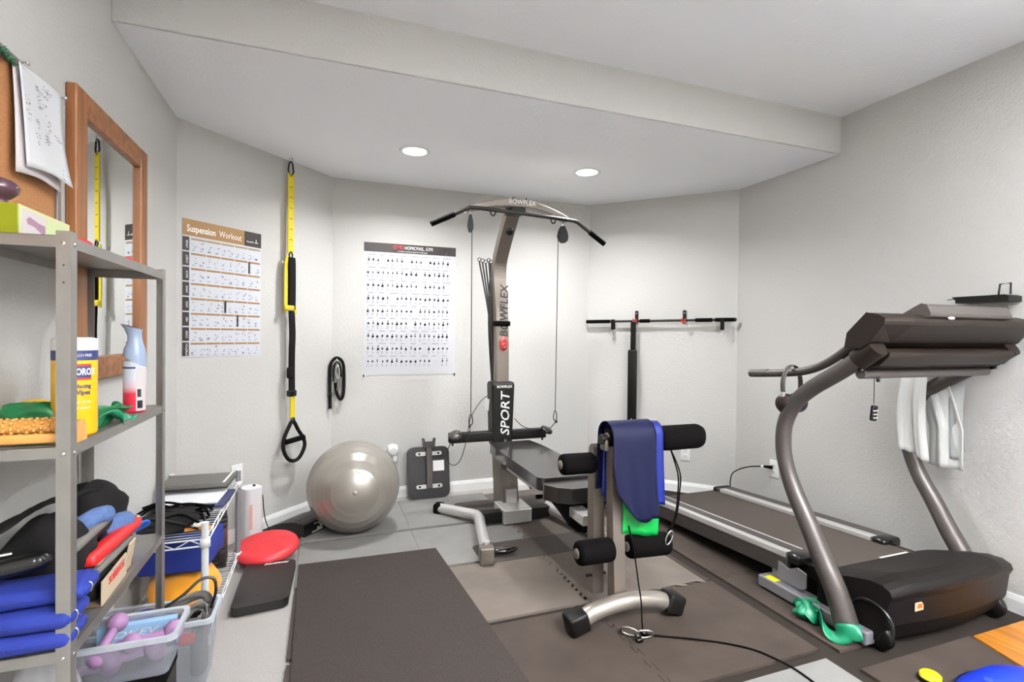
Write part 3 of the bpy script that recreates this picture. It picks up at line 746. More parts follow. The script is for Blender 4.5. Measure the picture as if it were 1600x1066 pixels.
# power cord of the treadmill
o = MB().tube(smooth_path([(2.872, 2.66, .322), (2.83, 2.70, .322), (2.79, 2.80, .295), (2.775, 2.90, .235), (2.775, 2.93, .17), (2.77, 2.92, .08), (2.76, 2.88, .03)], 6), .004, 8).build('power_cord', 'black_soft', None)
tag(o, 'black power cord plugged into right wall outlet behind the treadmill', 'cord')
MB().cyl((2.875, 2.655, .322), (2.838, 2.692, .322), .013, .008, 12).build('plug', 'black_soft', o)
MB().cyl((2.835, 2.695, .322), (2.826, 2.706, .321), .009, .009, 10).build('cord_tie', 'white_plastic', o)

# safety key
SK = thing('safety_key', 'black treadmill safety key pod hanging on a thin cord', 'safety key', (2.035, 1.40, .9))
MB().tube([(0, .0, .17), (0, 0, .045)], .0016, 6).build('cord', 'dark_metal', SK)
MB().rbox((0, 0, .01), (.03, .014, .062), .006, rot=ry_(.12)).build('pod', 'black_plastic', SK)
for i in range(3):
    for j in range(3):
        MB().cyl((-.009 + .009 * i, -.0085, -.008 + .014 * j), (-.009 + .009 * i, -.006, -.008 + .014 * j), .0026, n=8).build('pod_hole', 'print_white', SK)
MB().rbox((.022, .0, .152), (.012, .012, .04), .004).build('clip', 'black_gloss', SK)

# headphones
HP = thing('headphones', 'dark brown over-ear headphones hung on the left treadmill handlebar', 'headphones', (1.98, 1.73, 1.02), R(12))
arcp = [(.072 * math.sin(a), 0, -.028 + .088 * math.cos(a)) for a in [R(-108 + 9 * i) for i in range(25)]]
MB().tube(arcp, .011, 10, flat=.35).build('headband', 'rail_dark', HP)
for sx in (-1, 1):
    a = MB().tube([(sx * .068, 0, -.055), (sx * .062, 0, -.085)], .008, 8).build('slider', 'silver' if sx < 0 else 'headphone', HP)
    c_ = MB().lathe([(.0001, -.016), (.036, -.016), (.044, -.006), (.044, .010), (.036, .018), (.0001, .02)], n=24, c=(sx * .05, -.0, -.112), rot=ry_(sx * R(-78))).build('ear_cup', 'headphone', HP)
    MB().lathe([(.024, .016), (.036, .014), (.043, .022), (.038, .032), (.024, .032)], n=24, c=(sx * .052, 0, -.112), rot=ry_(sx * R(-78))).build('ear_cushion', 'black_soft', c_)

# towel over the far handlebar
def towel_fn(u, v):
    s = v * .92; lf = .40; r = .026
    y = 1.735 - .115 * u
    fold = .016 * math.sin(u * 9 + .5) + .006 * math.sin(u * 23)
    if s < lf:
        k = lf - s
        return (2.75 - r - .012 * k - fold * min(1, k * 5), y + .012 * math.sin(k * 9) + .05 * k * (u - .5) * -.6, 1.033 - k * (.93 + .06 * u) - .02 * u * min(1, k * 3))
    if s < lf + PI * r:
        a = (s - lf) / r
        return (2.75 - r * math.cos(a), y, 1.033 + r * math.sin(a) * .9)
    k = s - lf - PI * r
    return (2.75 + r + .01 * k + fold * min(1, k * 5) * .7, y - .07 * min(1, k * 4) - .05 * u, 1.033 - k)
tw = MB().sheet(towel_fn, 22, 44).build('hand_towel', 'towel', None, solid=.005)
tag(tw, 'white terry hand towel draped over the right treadmill handlebar', 'towel')
def towel2(u, v):  # far hang of the same towel, its shade put into the colour
    z = 1.04 - .40 * v
    return (2.79 + .01 * math.sin(u * 8) , 1.60 - .095 * u + .01 * math.sin(v * 3), z)
tw = MB().sheet(towel2, 14, 20).build('towel_shaded_side', 'towel_shaded', None, solid=.004)
tag(tw, 'far side of the terry towel with its shade in the grey colour', 'cloth')

# green band on the floor
def crumple(name, m, label, c, rx, ry, rz, seed, cat='band', n=26, amp=.35, parent=None, rot=0):
    rnd = random.Random(seed); ph = [rnd.uniform(0, 6.28) for _ in range(9)]
    def fn(u, v):
        a = 2 * PI * u; t = PI * v
        k = 1 + amp * (math.sin(3 * a + ph[0] + 2 * t) * .5 + math.sin(5 * a - 3 * t + ph[1]) * .35 + math.sin(7 * t + 2 * a + ph[2]) * .3) * math.sin(t)
        x = rx * math.sin(t) * math.cos(a) * k; y = ry * math.sin(t) * math.sin(a) * k
        z = rz * (1 + math.cos(t) * (1 + amp * .6 * math.sin(4 * a + ph[3]) * math.sin(t)))
        x, y = x * math.cos(rot) - y * math.sin(rot), x * math.sin(rot) + y * math.cos(rot)
        return (c[0] + x, c[1] + y, c[2] + max(0.0005, z))
    o = MB().sheet(fn, n, max(10, n // 2)).build(name, m, parent)
    if label: tag(o, label, cat)
    return o
GB = thing('exercise_band', 'crumpled dark green exercise band at the foot of the treadmill post', 'band', (1.96, 1.53, .014))
def ribbon(path, w, m, name, parent, th=.0018, tw=None, k=6):
    """flat band following a path, twisting"""
    pts = smooth_path(path, k); n = len(pts)
    def fn(u, v):
        i = min(n - 1, int(round(v * (n - 1)))); p = pts[i]
        t = (pts[min(i + 1, n - 1)] - pts[max(i - 1, 0)]).normalized()
        a = tw(v) if tw else 0
        s = t.cross(Vector((0, 0, 1)))
        if s.length < .05: s = Vector((1, 0, 0))
        s.normalize(); q = s.cross(t)
        d = s * math.cos(a) + q * math.sin(a)
        return p + d * (w * (u - .5)) + q * (.004 * math.sin(u * 9 + v * 12))
    return MB().sheet(fn, 6, n - 1).build(name, m, parent, solid=th)
ribbon([(-.02, .11, .03), (-.05, .06, .06), (-.03, .02, .03), (.0, .07, .055), (.03, .03, .02), (.03, -.03, .03), (.02, -.08, .012)], .06, 'band_teal', 'band_loop', GB, tw=lambda v: 2.6 * math.sin(v * 7))
ribbon([(-.01, .03, .03), (-.05, -.03, .035), (-.065, -.085, .02), (-.05, -.13, .05), (-.02, -.165, .06)], .065, 'band_teal', 'band_tail', GB, tw=lambda v: 1.6 * math.sin(v * 5 + 1))
crumple('band_knot', 'band_teal', None, (-.02, .07, .0), .055, .045, .032, 4, parent=GB)

# wood board, blue balance board, yellow lid in the near right corner
WB = thing('wood_plank_board', 'brown varnished wooden board on the floor beside the treadmill', 'board', (2.62, 1.1, .0))
MB().prism([(-.18, .17), (.26, .17), (.26, -.25), (-.24, -.02)], 'z', .003, .022).build('board', 'board_wood', WB, bevel=.002)
BB = thing('balance_trainer', 'blue domed balance trainer with orange cap at lower right corner', 'balance trainer', (2.10, .85, .014))
MB().lathe([(.0001, 0), (.25, 0), (.262, .012), (.262, .03), (.25, .045), (.21, .085), (.15, .11), (.08, .122), (.0001, .126)], n=48).build('dome', 'bosu_blue', BB)
MB().lathe([(.262, .01), (.268, .014), (.268, .03), (.262, .034)], n=48).build('rim', 'print_navy', BB)
MB().lathe([(.0001, .012), (.03, .01), (.038, .0), (.038, -.006)], n=20, c=(.11, .06, .112), rot=rx_(-.25) @ ry_(.4)).build('cap', 'orange_plastic', BB)
for k in range(5):
    a = .8 + k * 1.25
    MB().lathe([(.0001, .004), (.02, .003), (.024, -.004)], n=14, c=(.17 * math.cos(a), .17 * math.sin(a), .099)).build('dome_bump', 'bosu_blue', BB)
YLd = thing('yellow_lid', 'small lemon yellow round lid on the floor by the blue balance trainer', 'lid', (1.985, 1.155, .014))
MB().lathe([(.0001, .03), (.026, .03), (.032, .024), (.032, 0)], n=24).build('lid_top', 'lemon', YLd)
MB().lathe([(.034, .0), (.036, .004), (.036, .012), (.033, .016)], n=24).build('lid_ring', 'black_plastic', YLd)

# ------------------------------------------------------------------ outlets and small wall things
def outlet(name, label, loc, rz, holes=True, group=None):
    t = thing(name, label, 'outlet', loc, rz, group)
    MB().rbox((0, -.004, 0), (.072, .008, .116), .004).build('cover_plate', 'white_plastic', t)
    for z in (-.022, .022):
        s_ = MB().rbox((0, -.0085, z), (.034, .004, .03), .003).build('socket', 'white_plastic', t)
        for x in (-.007, .007): MB().b2((x - .0012, -.0112, z - .004), (x + .0012, -.0104, z + .006)).build('slot', 'print_black', s_)
    return t
AR = math.atan2(YC - YB, XR - XB)
outlet('wall_outlet', 'white wall outlet low on angled wall behind the knee pad', (2.64, 3.257, .305), AR)
outlet('wall_outlet', 'white wall outlet on right wall with the black plug in it', (XR, 2.645, .315), R(-90))
PL = thing('plug_in_freshener', 'white round plug-in air freshener on back wall outlet above the ball', 'air freshener', (.482, YB, .35))
MB().rbox((0, -.005, -.02), (.072, .010, .118), .004).build('cover_plate', 'white_plastic', PL)
MB().lathe([(.0001, .05), (.03, .05), (.04, .042), (.042, .0)], n=28, c=(0, 0, .005), rot=rx_(R(90))).build('round_body', 'white_plastic', PL)
MB().lathe([(.018, .053), (.026, .054), (.028, .05)], n=24, c=(0, 0, .005), rot=rx_(R(90))).build('face_ring', 'white_trim', PL)
MB().rbox((.012, -.03, -.055), (.03, .03, .05), .008).build('refill', 'white_trim', PL)
# small black wall shelf
WS = thing('wall_shelf', 'small black metal wall shelf high on the right wall above the treadmill', 'shelf', (XR, 1.46, 1.375), R(-90))
MB().prism([(-.10, .028), (.10, .028), (.115, .022), (.115, -.002), (-.085, -.002), (-.085, .012)], 'y', -.10, -.001).build('shelf_body', 'black_plastic', WS, bevel=.003)
MB().tube(smooth_path([(-.08, -.09, .018), (-.11, -.09, .018), (-.125, -.085, .016)], 3), .002, 6).build('hook_rod', 'dark_metal', WS)
MB().tube([(.055, -.05, .03), (.06, -.05, .078), (.098, -.05, .08), (.098, -.05, .03)], .004, 8).build('ring_bracket', 'black_plastic', WS)

# ------------------------------------------------------------------ barbell on the angled wall
ux, uy = math.cos(AR), math.sin(AR); nx_, ny_ = uy, -ux            # along wall, into the room
def wr(s, off, z): return (XB + ux * s + nx_ * off * -1 * -1, YB + uy * s + ny_ * off, z)
BBr = thing('barbell', 'thin dark training bar held by two hooks on the angled wall', 'bar', (XB, YB, 1.33), AR)
MB().tube([(.0, -.055, -.006), (1.135, -.055, .006)], .0095, 12).build('bar', 'dark_metal', BBr)
for a, c in ((.0, .20), (.44, .52), (.86, .98), (1.0, 1.135)):
    MB().tube([(a, -.055, -.006 + a * .0106), (c, -.055, -.006 + c * .0106)], .0145, 14).build('foam_sleeve', 'black_soft', BBr)
MB().ell((1.135, -.055, .006), (.014, .015, .015), 12, 8).build('end_cap', 'black_gloss', BBr)
for s_ in (.405, .775):
    h_ = thing('wall_hook', 'black wall hook with red grip holding the training bar, ' + ('left one' if s_ < .5 else 'right one'), 'hook', wr(s_, 0, 1.36), AR)
    MB().rbox((0, -.008, .01), (.026, .016, .085), .006).build('hook_plate', 'black_plastic', h_)
    MB().cyl((0, -.017, .03), (0, -.014, .03), .004, n=10).build('screw', 'silver', h_)
    MB().tube(smooth_path([(0, -.01, -.02), (0, -.03, -.046), (0, -.06, -.05), (0, -.078, -.035)], 4), .007, 8).build('hook_arm', 'red', h_)
    for dx in (-.013, .013): MB().tube([(dx, -.077, -.045), (dx, -.077, -.012)], .004, 6).build('hook_prong', 'red', h_)
for s_ in (.225, 1.05):
    st = thing('bar_strap', 'black strap with metal ring hanging off the training bar, ' + ('left end' if s_ < .5 else 'right end'), 'strap', wr(s_, .055, 1.33), AR)
    MB().b2((-.013, -.017, -.07), (.013, -.0155, .012)).build('strap', 'trx_black', st, bevel=.0006)
    MB().b2((-.013, .0155, -.07), (.013, .017, .012)).build('strap_back', 'trx_black', st, bevel=.0006)
    MB().tube([(.016 * math.cos(a), 0, -.088 + .022 * math.sin(a)) for a in [2 * PI * i / 16 for i in range(16)]], .003, 6, closed=True).build('ring', 'chrome', st)
PS = thing('padded_strap', 'long black padded strap hanging straight down from the training bar', 'strap', wr(.40, .06, 1.31), AR)
MB().rbox((-.004, -.02, -.10), (.042, .018, .225), .006).build('upper_strap', 'trx_black', PS)
MB().rbox((-.008, -.02, -.52), (.072, .032, .62), .012).build('padding', 'black_plastic', PS)
for z in (-.09, -.145):
    MB().tube(smooth_path([(-.02, -.032, z), (-.035, -.035, z + .004), (-.048, -.03, z - .002 + .01)], 3), .003, 6).build('side_hook', 'chrome', PS)
MB().cyl((-.008, -.04, -.76), (-.008, -.034, -.76), .005, n=10).build('rivet', 'silver', PS)

# ------------------------------------------------------------------ suspension trainer
AL = R(45)
def wl_(s, off, z):
    d = math.sqrt(.5); return (XL + d * s + d * off, YL + d * s - d * off, z)
SUS = thing('suspension_trainer', 'yellow and black suspension trainer hanging from a ceiling hook on the angled wall', 'suspension trainer', wl_(.675, .05, 0), AL)
MB().tube([(.0 + .014 * math.cos(a), 0, 2.287 + .017 * math.sin(a)) for a in [2 * PI * i / 16 for i in range(16)]], .004, 8, closed=True).build('ceiling_eye', 'chrome', SUS)
MB().tube([(.020 * math.cos(a) * (1.05 if math.sin(a) < 0 else .85), 0, 2.238 + .042 * math.sin(a)) for a in [2 * PI * i / 20 for i in range(20)]], .0055, 8, closed=True).build('carabiner', 'black_gloss', SUS)
an = MB().b2((-.022, -.004, 1.705), (.022, .004, 2.205)).build('anchor_strap', 'yellow', SUS, bevel=.001)
for k in range(7): MB().b2((-.012, -.0046, 2.185 - .066 * k), (.012, -.004, 2.188 - .066 * k)).build('stitching', 'trx_black', an)
MB().tube(smooth_path([(0, -.004, 1.715), (-.014, -.004, 1.69), (0, -.004, 1.665), (.012, -.004, 1.69)], 5, True), .005, 8, closed=True).build('equaliser_ring', 'dark_metal', SUS)
def strap(pts, w, m, name, th=.006, par=SUS):
    b = MB(); vs = []; pts = smooth_path(pts, 4); n = len(pts)
    for p in pts:
        for dx, dy in ((-w / 2, -th / 2), (w / 2, -th / 2), (w / 2, th / 2), (-w / 2, th / 2)): vs.append((p.x + dx, p.y + dy, p.z))
    b.add(vs, [(i * 4 + k, i * 4 + (k + 1) % 4, i * 4 + 4 + (k + 1) % 4, i * 4 + 4 + k) for i in range(n - 1) for k in range(4)] + [(0, 1, 2, 3), tuple(range(4 * n - 4, 4 * n))])
    return b.build(name, m, par, bevel=.0015)
strap([(.004, -.004, 1.68), (.0, -.012, 1.64), (.0, -.014, 1.5), (.0, -.012, 1.35)], .046, 'trx_black', 'main_strap', .02)
strap([(-.022, .0, 1.69), (-.036, -.002, 1.62), (-.04, -.004, 1.45), (-.038, -.004, 1.335)], .022, 'yellow', 'adjust_strap', .008)
MB().rbox((-.022, -.016, 1.362), (.07, .018, .03), .005).build('buckle', 'yellow', SUS)
MB().rbox((.026, -.014, 1.345), (.018, .014, .04), .005).build('buckle_tab', 'yellow', SUS)
strap([(.0, -.012, 1.345), (.008, -.012, 1.2), (.006, -.010, 1.08), (.004, -.012, .94), (.006, -.012, .84)], .042, 'trx_black', 'lower_strap', .012)
MB().rbox((-.008, -.014, .955), (.05, .03, .075), .018).build('strap_keeper', 'trx_black', SUS)
MB().rbox((.004, -.012, .825), (.062, .03, .04), .008).build('cam_buckle', 'black_gloss', SUS)
strap([(.01, -.012, .815), (.012, -.012, .74), (.01, -.012, .668)], .036, 'yellow', 'tail_strap', .008)
MB().tube([(.012 + .014 * math.cos(a), -.014, .655 + .014 * math.sin(a)) for a in [2 * PI * i / 12 for i in range(12)]], .005, 8, closed=True).build('handle_ring', 'black_gloss', SUS)
MB().tube(smooth_path([(.012, -.016, .65), (.05, -.02, .588), (.088, -.03, .52), (.085, -.036, .47), (.05, -.034, .415), (.01, -.03, .40), (-.035, -.028, .42), (-.066, -.024, .48), (-.06, -.02, .545), (-.025, -.018, .61)], 5, True), .0115, 10, closed=True).build('foot_cradle', 'trx_black', SUS)
MB().cyl((-.055, -.03, .528), (.075, -.045, .54), .0165, n=16).build('handle', 'black_soft', SUS)

# coiled strap on a nail
CS = thing('coiled_strap', 'coiled black strap with metal snap hook hanging on a nail in the corner', 'strap', (.088, YB - .02, .90), R(8))
MB().tube(smooth_path([(-.045, -.02, -.22), (-.047, -.02, -.10), (-.048, -.02, .05), (-.04, -.02, .10), (-.012, -.02, .132), (.018, -.02, .125), (.04, -.02, .09), (.046, -.02, .02), (.046, -.02, -.09), (.036, -.022, -.145), (.02, -.024, -.155), (.0, -.026, -.12), (-.012, -.026, -.04)], 5), .014, 10, flat=.8).build('strap_coil', 'trx_black', CS)
MB().tube(smooth_path([(-.026, -.03, -.03), (-.024, -.03, .07), (-.004, -.03, .105), (.018, -.03, .08), (.024, -.03, .0)], 5), .009, 10, flat=.7).build('inner_coil', 'trx_black', CS)
MB().tube([(.0 + .012 * math.cos(a), -.038, .035 + .045 * math.sin(a)) for a in [2 * PI * i / 16 for i in range(16)]], .005, 8, closed=True).build('snap_hook', 'chrome', CS)
MB().rbox((.006, -.036, -.05), (.018, .012, .09), .004, rot=ry_(.1)).build('grip', 'grey_strap', CS)
MB().cyl((-.005, .0, .12), (-.005, -.04, .125), .003, n=8).build('nail', 'silver', CS)

# ------------------------------------------------------------------ posters
def marks(name, m, parent, rects, y=-.0032):
    b = MB()
    for x0, z0, x1, z1 in rects: b.quad((x0, y, z0), (x1, y, z0), (x1, y, z1), (x0, y, z1))
    o = b.build(name, m, parent); o['kind'] = 'stuff'
    return o
P1 = thing('wall_poster', 'suspension workout poster with tan title band on the angled wall', 'poster', wl_(.028, .001, 1.07), AL)
PW, PH = .472, .727
MB().b2((0, -.0015, 0), (PW, 0, PH)).build('sheet', 'poster_white', P1)
MB().b2((.001, -.0024, PH - .087), (PW * .76, -.0015, PH - .001)).build('title_band', 'poster_tan', P1)
MB().b2((PW * .76, -.0024, PH - .087), (PW - .001, -.0015, PH - .001)).build('logo_block', 'poster_black', P1)
text('title', 'Suspension', .050, 'print_white', P1, (.022, -.0028, PH - .05), (R(90), 0, 0), .0003, bold=.001, sx=.72, align='LEFT')
text('title', 'Workout', .050, 'print_white', P1, (.202, -.0028, PH - .05), (R(90), 0, 0), .0003, sx=.72, align='LEFT')
text('logo_text', 'NewMe', .015, 'print_white', P1, (PW * .84, -.0028, PH - .06), (R(90), 0, 0), .0003)
marks('logo_mark', 'print_white', P1, [(PW * .92, PH - .056, PW * .928, PH - .04), (PW * .905, PH - .062, PW * .95, PH - .058)])
rnd = random.Random(3)
rowh = (PH - .095) / 8
for r_ in range(8):
    zt = PH - .093 - r_ * rowh
    MB().b2((.001, -.0024, zt - rowh + .006), (.036, -.0015, zt - .001)).build('row_tag', 'poster_black', P1)
    text('row_tag_text', ('UPPER', 'CHEST', 'BACK', 'ARMS', 'LEGS', 'ABS', 'CORE', 'STRETCH')[r_], .015, 'print_white', P1, (.024, -.0028, zt - rowh / 2), (R(90), R(-90), 0), .0003)
    for c in range(5):
        xa = .046 + c * .0845
        MB().b2((xa, -.0024, zt - .014), (xa + .08, -.0015, zt - .004)).build('row_bar', 'poster_tan2' if r_ in (0, ) else 'poster_tan', P1)
rec = []; rec2 = []
for r_ in range(8):
    zt = PH - .093 - r_ * rowh
    for c in range(10):
        x = .058 + c * .042 + rnd.uniform(-.004, .004); z = zt - .045 + rnd.uniform(-.012, .012)
        for k in range(4):
            dx, dz = rnd.uniform(-.012, .012), rnd.uniform(-.02, .014)
            (rec2 if k > 0 else rec).append((x + dx, z + dz, x + dx + rnd.uniform(.002, .012), z + dz + rnd.uniform(.0015, .006)))
        rec.append((x - .006, zt - rowh + .008, x - .001, zt - rowh + .012)); rec.append((x + .003, zt - rowh + .008, x + .007, zt - rowh + .012))
marks('printed_figures', 'ink', P1, rec); marks('printed_lines', 'ink_soft', P1, rec2, -.003)
marks('printed_tabs', 'print_black', P1, [(.385, PH - .093 - 1.95 * rowh, .396, PH - .093 - 1.12 * rowh), (.235, PH - .093 - 4.95 * rowh, .246, PH - .093 - 4.1 * rowh), (.312, PH - .093 - 5.9 * rowh, .322, PH - .093 - 5.1 * rowh)])
P2 = thing('wall_poster', 'home gym exercise chart poster with black title band on the back wall', 'poster', (.268, YB - .001, .905))
PW, PH = .677, .962
MB().b2((0, -.0015, 0), (PW, 0, PH)).build('sheet', 'poster_white2', P2)
MB().b2((.001, -.0024, PH - .066), (PW - .001, -.0015, PH)).build('title_band', 'poster_black', P2)
text('title_red', 'GMD', .038, 'print_red', P2, (.245, -.0028, PH - .026), (R(90), 0, 0), .0003, bold=.0006)
text('title', 'HOMICMAIL, GYM', .036, 'print_white', P2, (.395, -.0028, PH - .027), (R(90), 0, 0), .0003, sx=.72)
text('subtitle', 'a routine exercise chart for home gym', .014, 'print_white', P2, (.35, -.0028, PH - .053), (R(90), 0, 0), .0002)
rec = []; rec2 = []; rec3 = []
for r_ in range(9):
    z = PH - .135 - r_ * .092
    n = 18
    for c in range(n):
        x = .03 + c * (PW - .06) / n + rnd.uniform(-.003, .003)
        if rnd.random() < .08: continue
        hh = rnd.uniform(.016, .034); ww = rnd.uniform(.003, .0058)
        rec.append((x, z, x + ww, z + hh)); rec.append((x - ww, z + rnd.uniform(0, .01), x + 2 * ww, z + rnd.uniform(.012, .016)))
        if rnd.random() < .2: rec3.append((x - .006, z - .002, x + .009, z + .010))
        for q in range(4): rec2.append((x - .008, z - .010 - .006 * q, x - .008 + rnd.uniform(.006, .02), z - .0085 - .006 * q))
    for c in range(8): rec2.append((.03 + c * .078, z + .046, .03 + c * .078 + rnd.uniform(.03, .06), z + .049))
marks('printed_figures', 'ink_mid', P2, rec); marks('printed_lines', 'ink_soft', P2, rec2, -.003); marks('printed_weights', 'ink', P2, rec3, -.0034)
for x in (.004, PW - .004):
    MB().b2((x - .004, -.003, -.012), (x + .004, -.0015, .006)).build('tape_corner', 'ink', P2)

# ------------------------------------------------------------------ silver ball, wedge, seat pad, disc, pad
BL = thing('exercise_ball', 'large silver grey exercise ball standing on the grey tiles', 'ball', (.178, 3.238, .014))
r = .268; prof = []
for i in range(97):
    t = PI * i / 96; k = r
    ridge = .0018 * (1 if (i % 6) in (2, 3) and 14 < i < 82 else 0)
    prof.append((max(1e-4, (k + ridge) * math.sin(t)), -(k + ridge) * math.cos(t)))
# axis of the moulding rings points at the viewer's side of the room
ax = Vector((-.03, -1, .12)).normalized()
MB().lathe(prof, c=(0, 0, r), n=72, rot=ax.to_track_quat('Z', 'Y').to_matrix()).build('ball_skin', 'ball_silver', BL)
MB().lathe([(.0001, 0.004), (.010, .004), (.014, .0)], c=Vector((0, 0, r)) + ax * (r - .001), n=20, rot=ax.to_track_quat('Z', 'Y').to_matrix()).build('valve', 'ball_silver', BL)

AM = thing('sit_up_mat', 'black curved sit-up wedge mat with white logo leaning by the ball', 'sit-up mat', (-.185, 3.305, .0), R(-42))
prof = [(-.19, 0), (-.19, .012), (-.12, .045), (-.04, .072), (.04, .088), (.10, .09), (.13, .082), (.135, .0)]
b = MB(); ny = 10; vs = []
for j in range(ny + 1):
    v = j / ny; yy = -.02 + .25 * v
    for x, z in prof: vs.append((x, yy, z))
m_ = len(prof)
b.add(vs, [(i * m_ + k, i * m_ + (k + 1) % m_, (i + 1) * m_ + (k + 1) % m_, (i + 1) * m_ + k) for i in range(ny) for k in range(m_)]); b.add(vs, [tuple(range(m_)), tuple(range(ny * m_, ny * m_ + m_))])
b.build('mat_body', 'vinyl', AM, bevel=.006)
text('logo', 'S', .075, 'print_white', AM, (.1365, .10, .052), (R(90), 0, R(90)), .0006, bold=.004, shear=.3, sx=1.2)
MB().b2((.1355, .055, .068), (.1368, .15, .074)).build('logo_bar', 'print_white', AM)
MB().b2((.1355, .04, .022), (.1368, .13, .029)).build('logo_bar', 'print_white', AM)

SP = thing('seat_attachment', 'black padded seat back with grey bracket leaning against the back wall', 'seat pad', (.728, 3.70, .014), 0, rot=(R(-9), 0, 0))
b = MB().prism(rr(-.152, .152, 0, .365, .045), 'y', -.02, .035); b.build('pad', 'vinyl', SP, bevel=.012)
MB().b2((-.022, -.05, .075), (.020, -.021, .37)).build('spine', 'treadmill_grey', SP, bevel=.003)
for z in (.085, .318):
    for sx in (-1, 1):
        br = MB().prism(rr(-.04, .04, -.014, .014, .013), 'y', -.028, -.021).build('mount_tab', 'silver', SP); br.location = (sx * .055, 0, z)
        MB().cyl((0, -.03, 0), (0, -.027, 0), .008, n=12).build('tab_bolt', 'black_gloss', br).location = (sx * .015, 0, 0)
MB().prism([(-.04, .36), (.04, .36), (.048, .43), (.036, .43), (.03, .405), (-.03, .405), (-.036, .43), (-.048, .43)], 'y', -.055, -.01).build('top_bracket', 'dark_metal', SP, bevel=.002)
MB().b2((.03, -.0225, .19), (.112, -.0208, .265)).build('label', 'print_white', SP)

RD = thing('balance_disc', 'red inflated balance disc with dotted top propped by the wire rack', 'balance disc', (-.275, 3.0, .028), 0, rot=(R(7), R(-2), 0))
MB().lathe([(.0001, .0), (.12, .004), (.152, .018), (.160, .036), (.152, .054), (.135, .062), (.125, .0625), (.06, .071), (.0001, .073)], n=48).build('disc_body', 'red_disc', RD)
b = MB()
for rr_ in range(1, 11):
    n = 6 * rr_
    for k in range(n):
        a = 2 * PI * k / n; x, y = .0118 * rr_ * math.cos(a), .0118 * rr_ * math.sin(a); z = .0735 - .0105 * (rr_ / 10) ** 2
        b.add([(x - .004, y - .004, z - .001), (x + .004, y - .004, z - .001), (x + .004, y + .004, z - .001), (x - .004, y + .004, z - .001), (x, y, z + .006)], [(0, 1, 4), (1, 2, 4), (2, 3, 4), (3, 0, 4)])
o = b.build('disc_nubs', 'red_disc', RD); o['kind'] = 'stuff'
MB().b2((-.05, -.02, -.028), (.09, .10, .0)).build('disc_foot', 'red_disc', RD)

KP = thing('kneeling_pad', 'thick black foam kneeling pad with hand slot and white lettering', 'kneeling pad', (-.245, 2.66, .0), R(0))
def kfn(): 
    return [(-.118, -.235), (-.10, -.25), (.085, -.232), (.105, -.21), (.118, .165), (.105, .185), (-.095, .20), (-.112, .185)]
b = MB().prism(kfn(), 'z', .006, .042); b.build('pad', 'vinyl', KP, bevel=.008)
MB().ell((.0, -.135, .0405), (.05, .012, .003), 20, 8).build('hand_slot', 'print_black', KP)
text('lettering', 'Ainsletey', .026, 'print_white', KP, (.03, .165, .0427), (0, 0, R(2)), .0004, bold=.0006, sx=1.15)

# ------------------------------------------------------------------ metal shelving unit
SH = thing('metal_shelf_unit', 'galvanised metal shelving unit with angle posts against the left wall', 'shelf unit', (-.5925, 1.595, 0))
SX0, SX1, SY0, SY1 = -.700, -.485, 1.295, 1.962
def sp(x, y, z): return (x + .5925, y - 1.595, z)
for ix, x in enumerate((SX0, SX1)):
    for iy, y in enumerate((SY0, SY1)):
        dx = 1 if ix == 0 else -1; dy = 1 if iy == 0 else -1
        b = MB(); poly = [(x, y), (x + dx * .025, y), (x + dx * .025, y + dy * .002), (x + dx * .002, y + dy * .002), (x + dx * .002, y + dy * .028), (x, y + dy * .028)]
        b.prism([(p[0] + .5925, p[1] - 1.595) for p in poly], 'z', 0, 1.405)
        post = b.build('post', 'galvanised', SH)
        for z in (1.385, .955, .535):
            MB().ell(sp(x + dx * .0125, y - dy * .001, z - .006), (.0045, .0025, .0045), 10, 6).build('bolt', 'chrome', post)
            MB().ell(sp(x - dx * .001, y + dy * .014, z - .006), (.0025, .0045, .0045), 10, 6).build('bolt', 'chrome', post)
        for z in (1.335, 1.30): MB().ell(sp(x + dx * .012, y - dy * .0003, z), (.002, .0008, .002), 8, 6).build('hole', 'print_black', post)
for z in (1.395, .965, .545):
    b = MB(); b.b2(sp(SX0 + .002, SY0 + .002, z - .0012), sp(SX1 - .002, SY1 - .002, z))
    for ya, yb in ((SY0 + .002, SY0 + .0032), (SY1 - .0032, SY1 - .002)): b.b2(sp(SX0 + .002, ya, z - .024), sp(SX1 - .002, yb, z))
    for xa, xb in ((SX0 + .002, SX0 + .0032), (SX1 - .0032, SX1 - .002)): b.b2(sp(xa, SY0 + .002, z - .024), sp(xb, SY1 - .002, z))
    b.build('shelf_tray', 'galvanised', SH)

# on the top shelf
LB = thing('massager_box', 'lime green cardboard box with printed photo panel on the top shelf', 'box', (-.650, 1.475, 1.395))
MB().b2((-.045, -.112, 0), (.05, .118, .072)).build('carton', 'lime', LB, bevel=.0015)
MB().b2((.0501, -.111, .001), (.0507, .117, .0715)).build('side_panel', 'pale_lime', LB)
MB().b2((.0508, -.10, .002), (.0512, .0, .064)).build('photo_panel', 'grey_print', LB)
MB().b2((.0508, .008, .002), (.0512, .112, .060)).build('text_panel', 'green_print', LB)
MB().add([(.0516, y, z) for y, z in ((-.082, .045), (-.07, .052), (-.03, .045), (-.004, .044), (-.004, .006), (-.018, .006), (-.02, .024), (-.05, .034), (-.078, .036))], [tuple(range(9))]).build('printed_hand', 'plum_print', LB)
marks('printed_lines', 'lime', LB, [], 0).location = (0, 0, 0)
MS = thing('handheld_massager', 'dark plum massage knob standing on the lime green box', 'massager', (-.655, 1.41, 1.467))
MB().lathe([(.0001, 0), (.022, .0), (.018, .008), (.016, .014), (.024, .02), (.034, .03), (.036, .042), (.028, .054), (.014, .06), (.0001, .061)], n=28).build('knob', 'plum', MS)
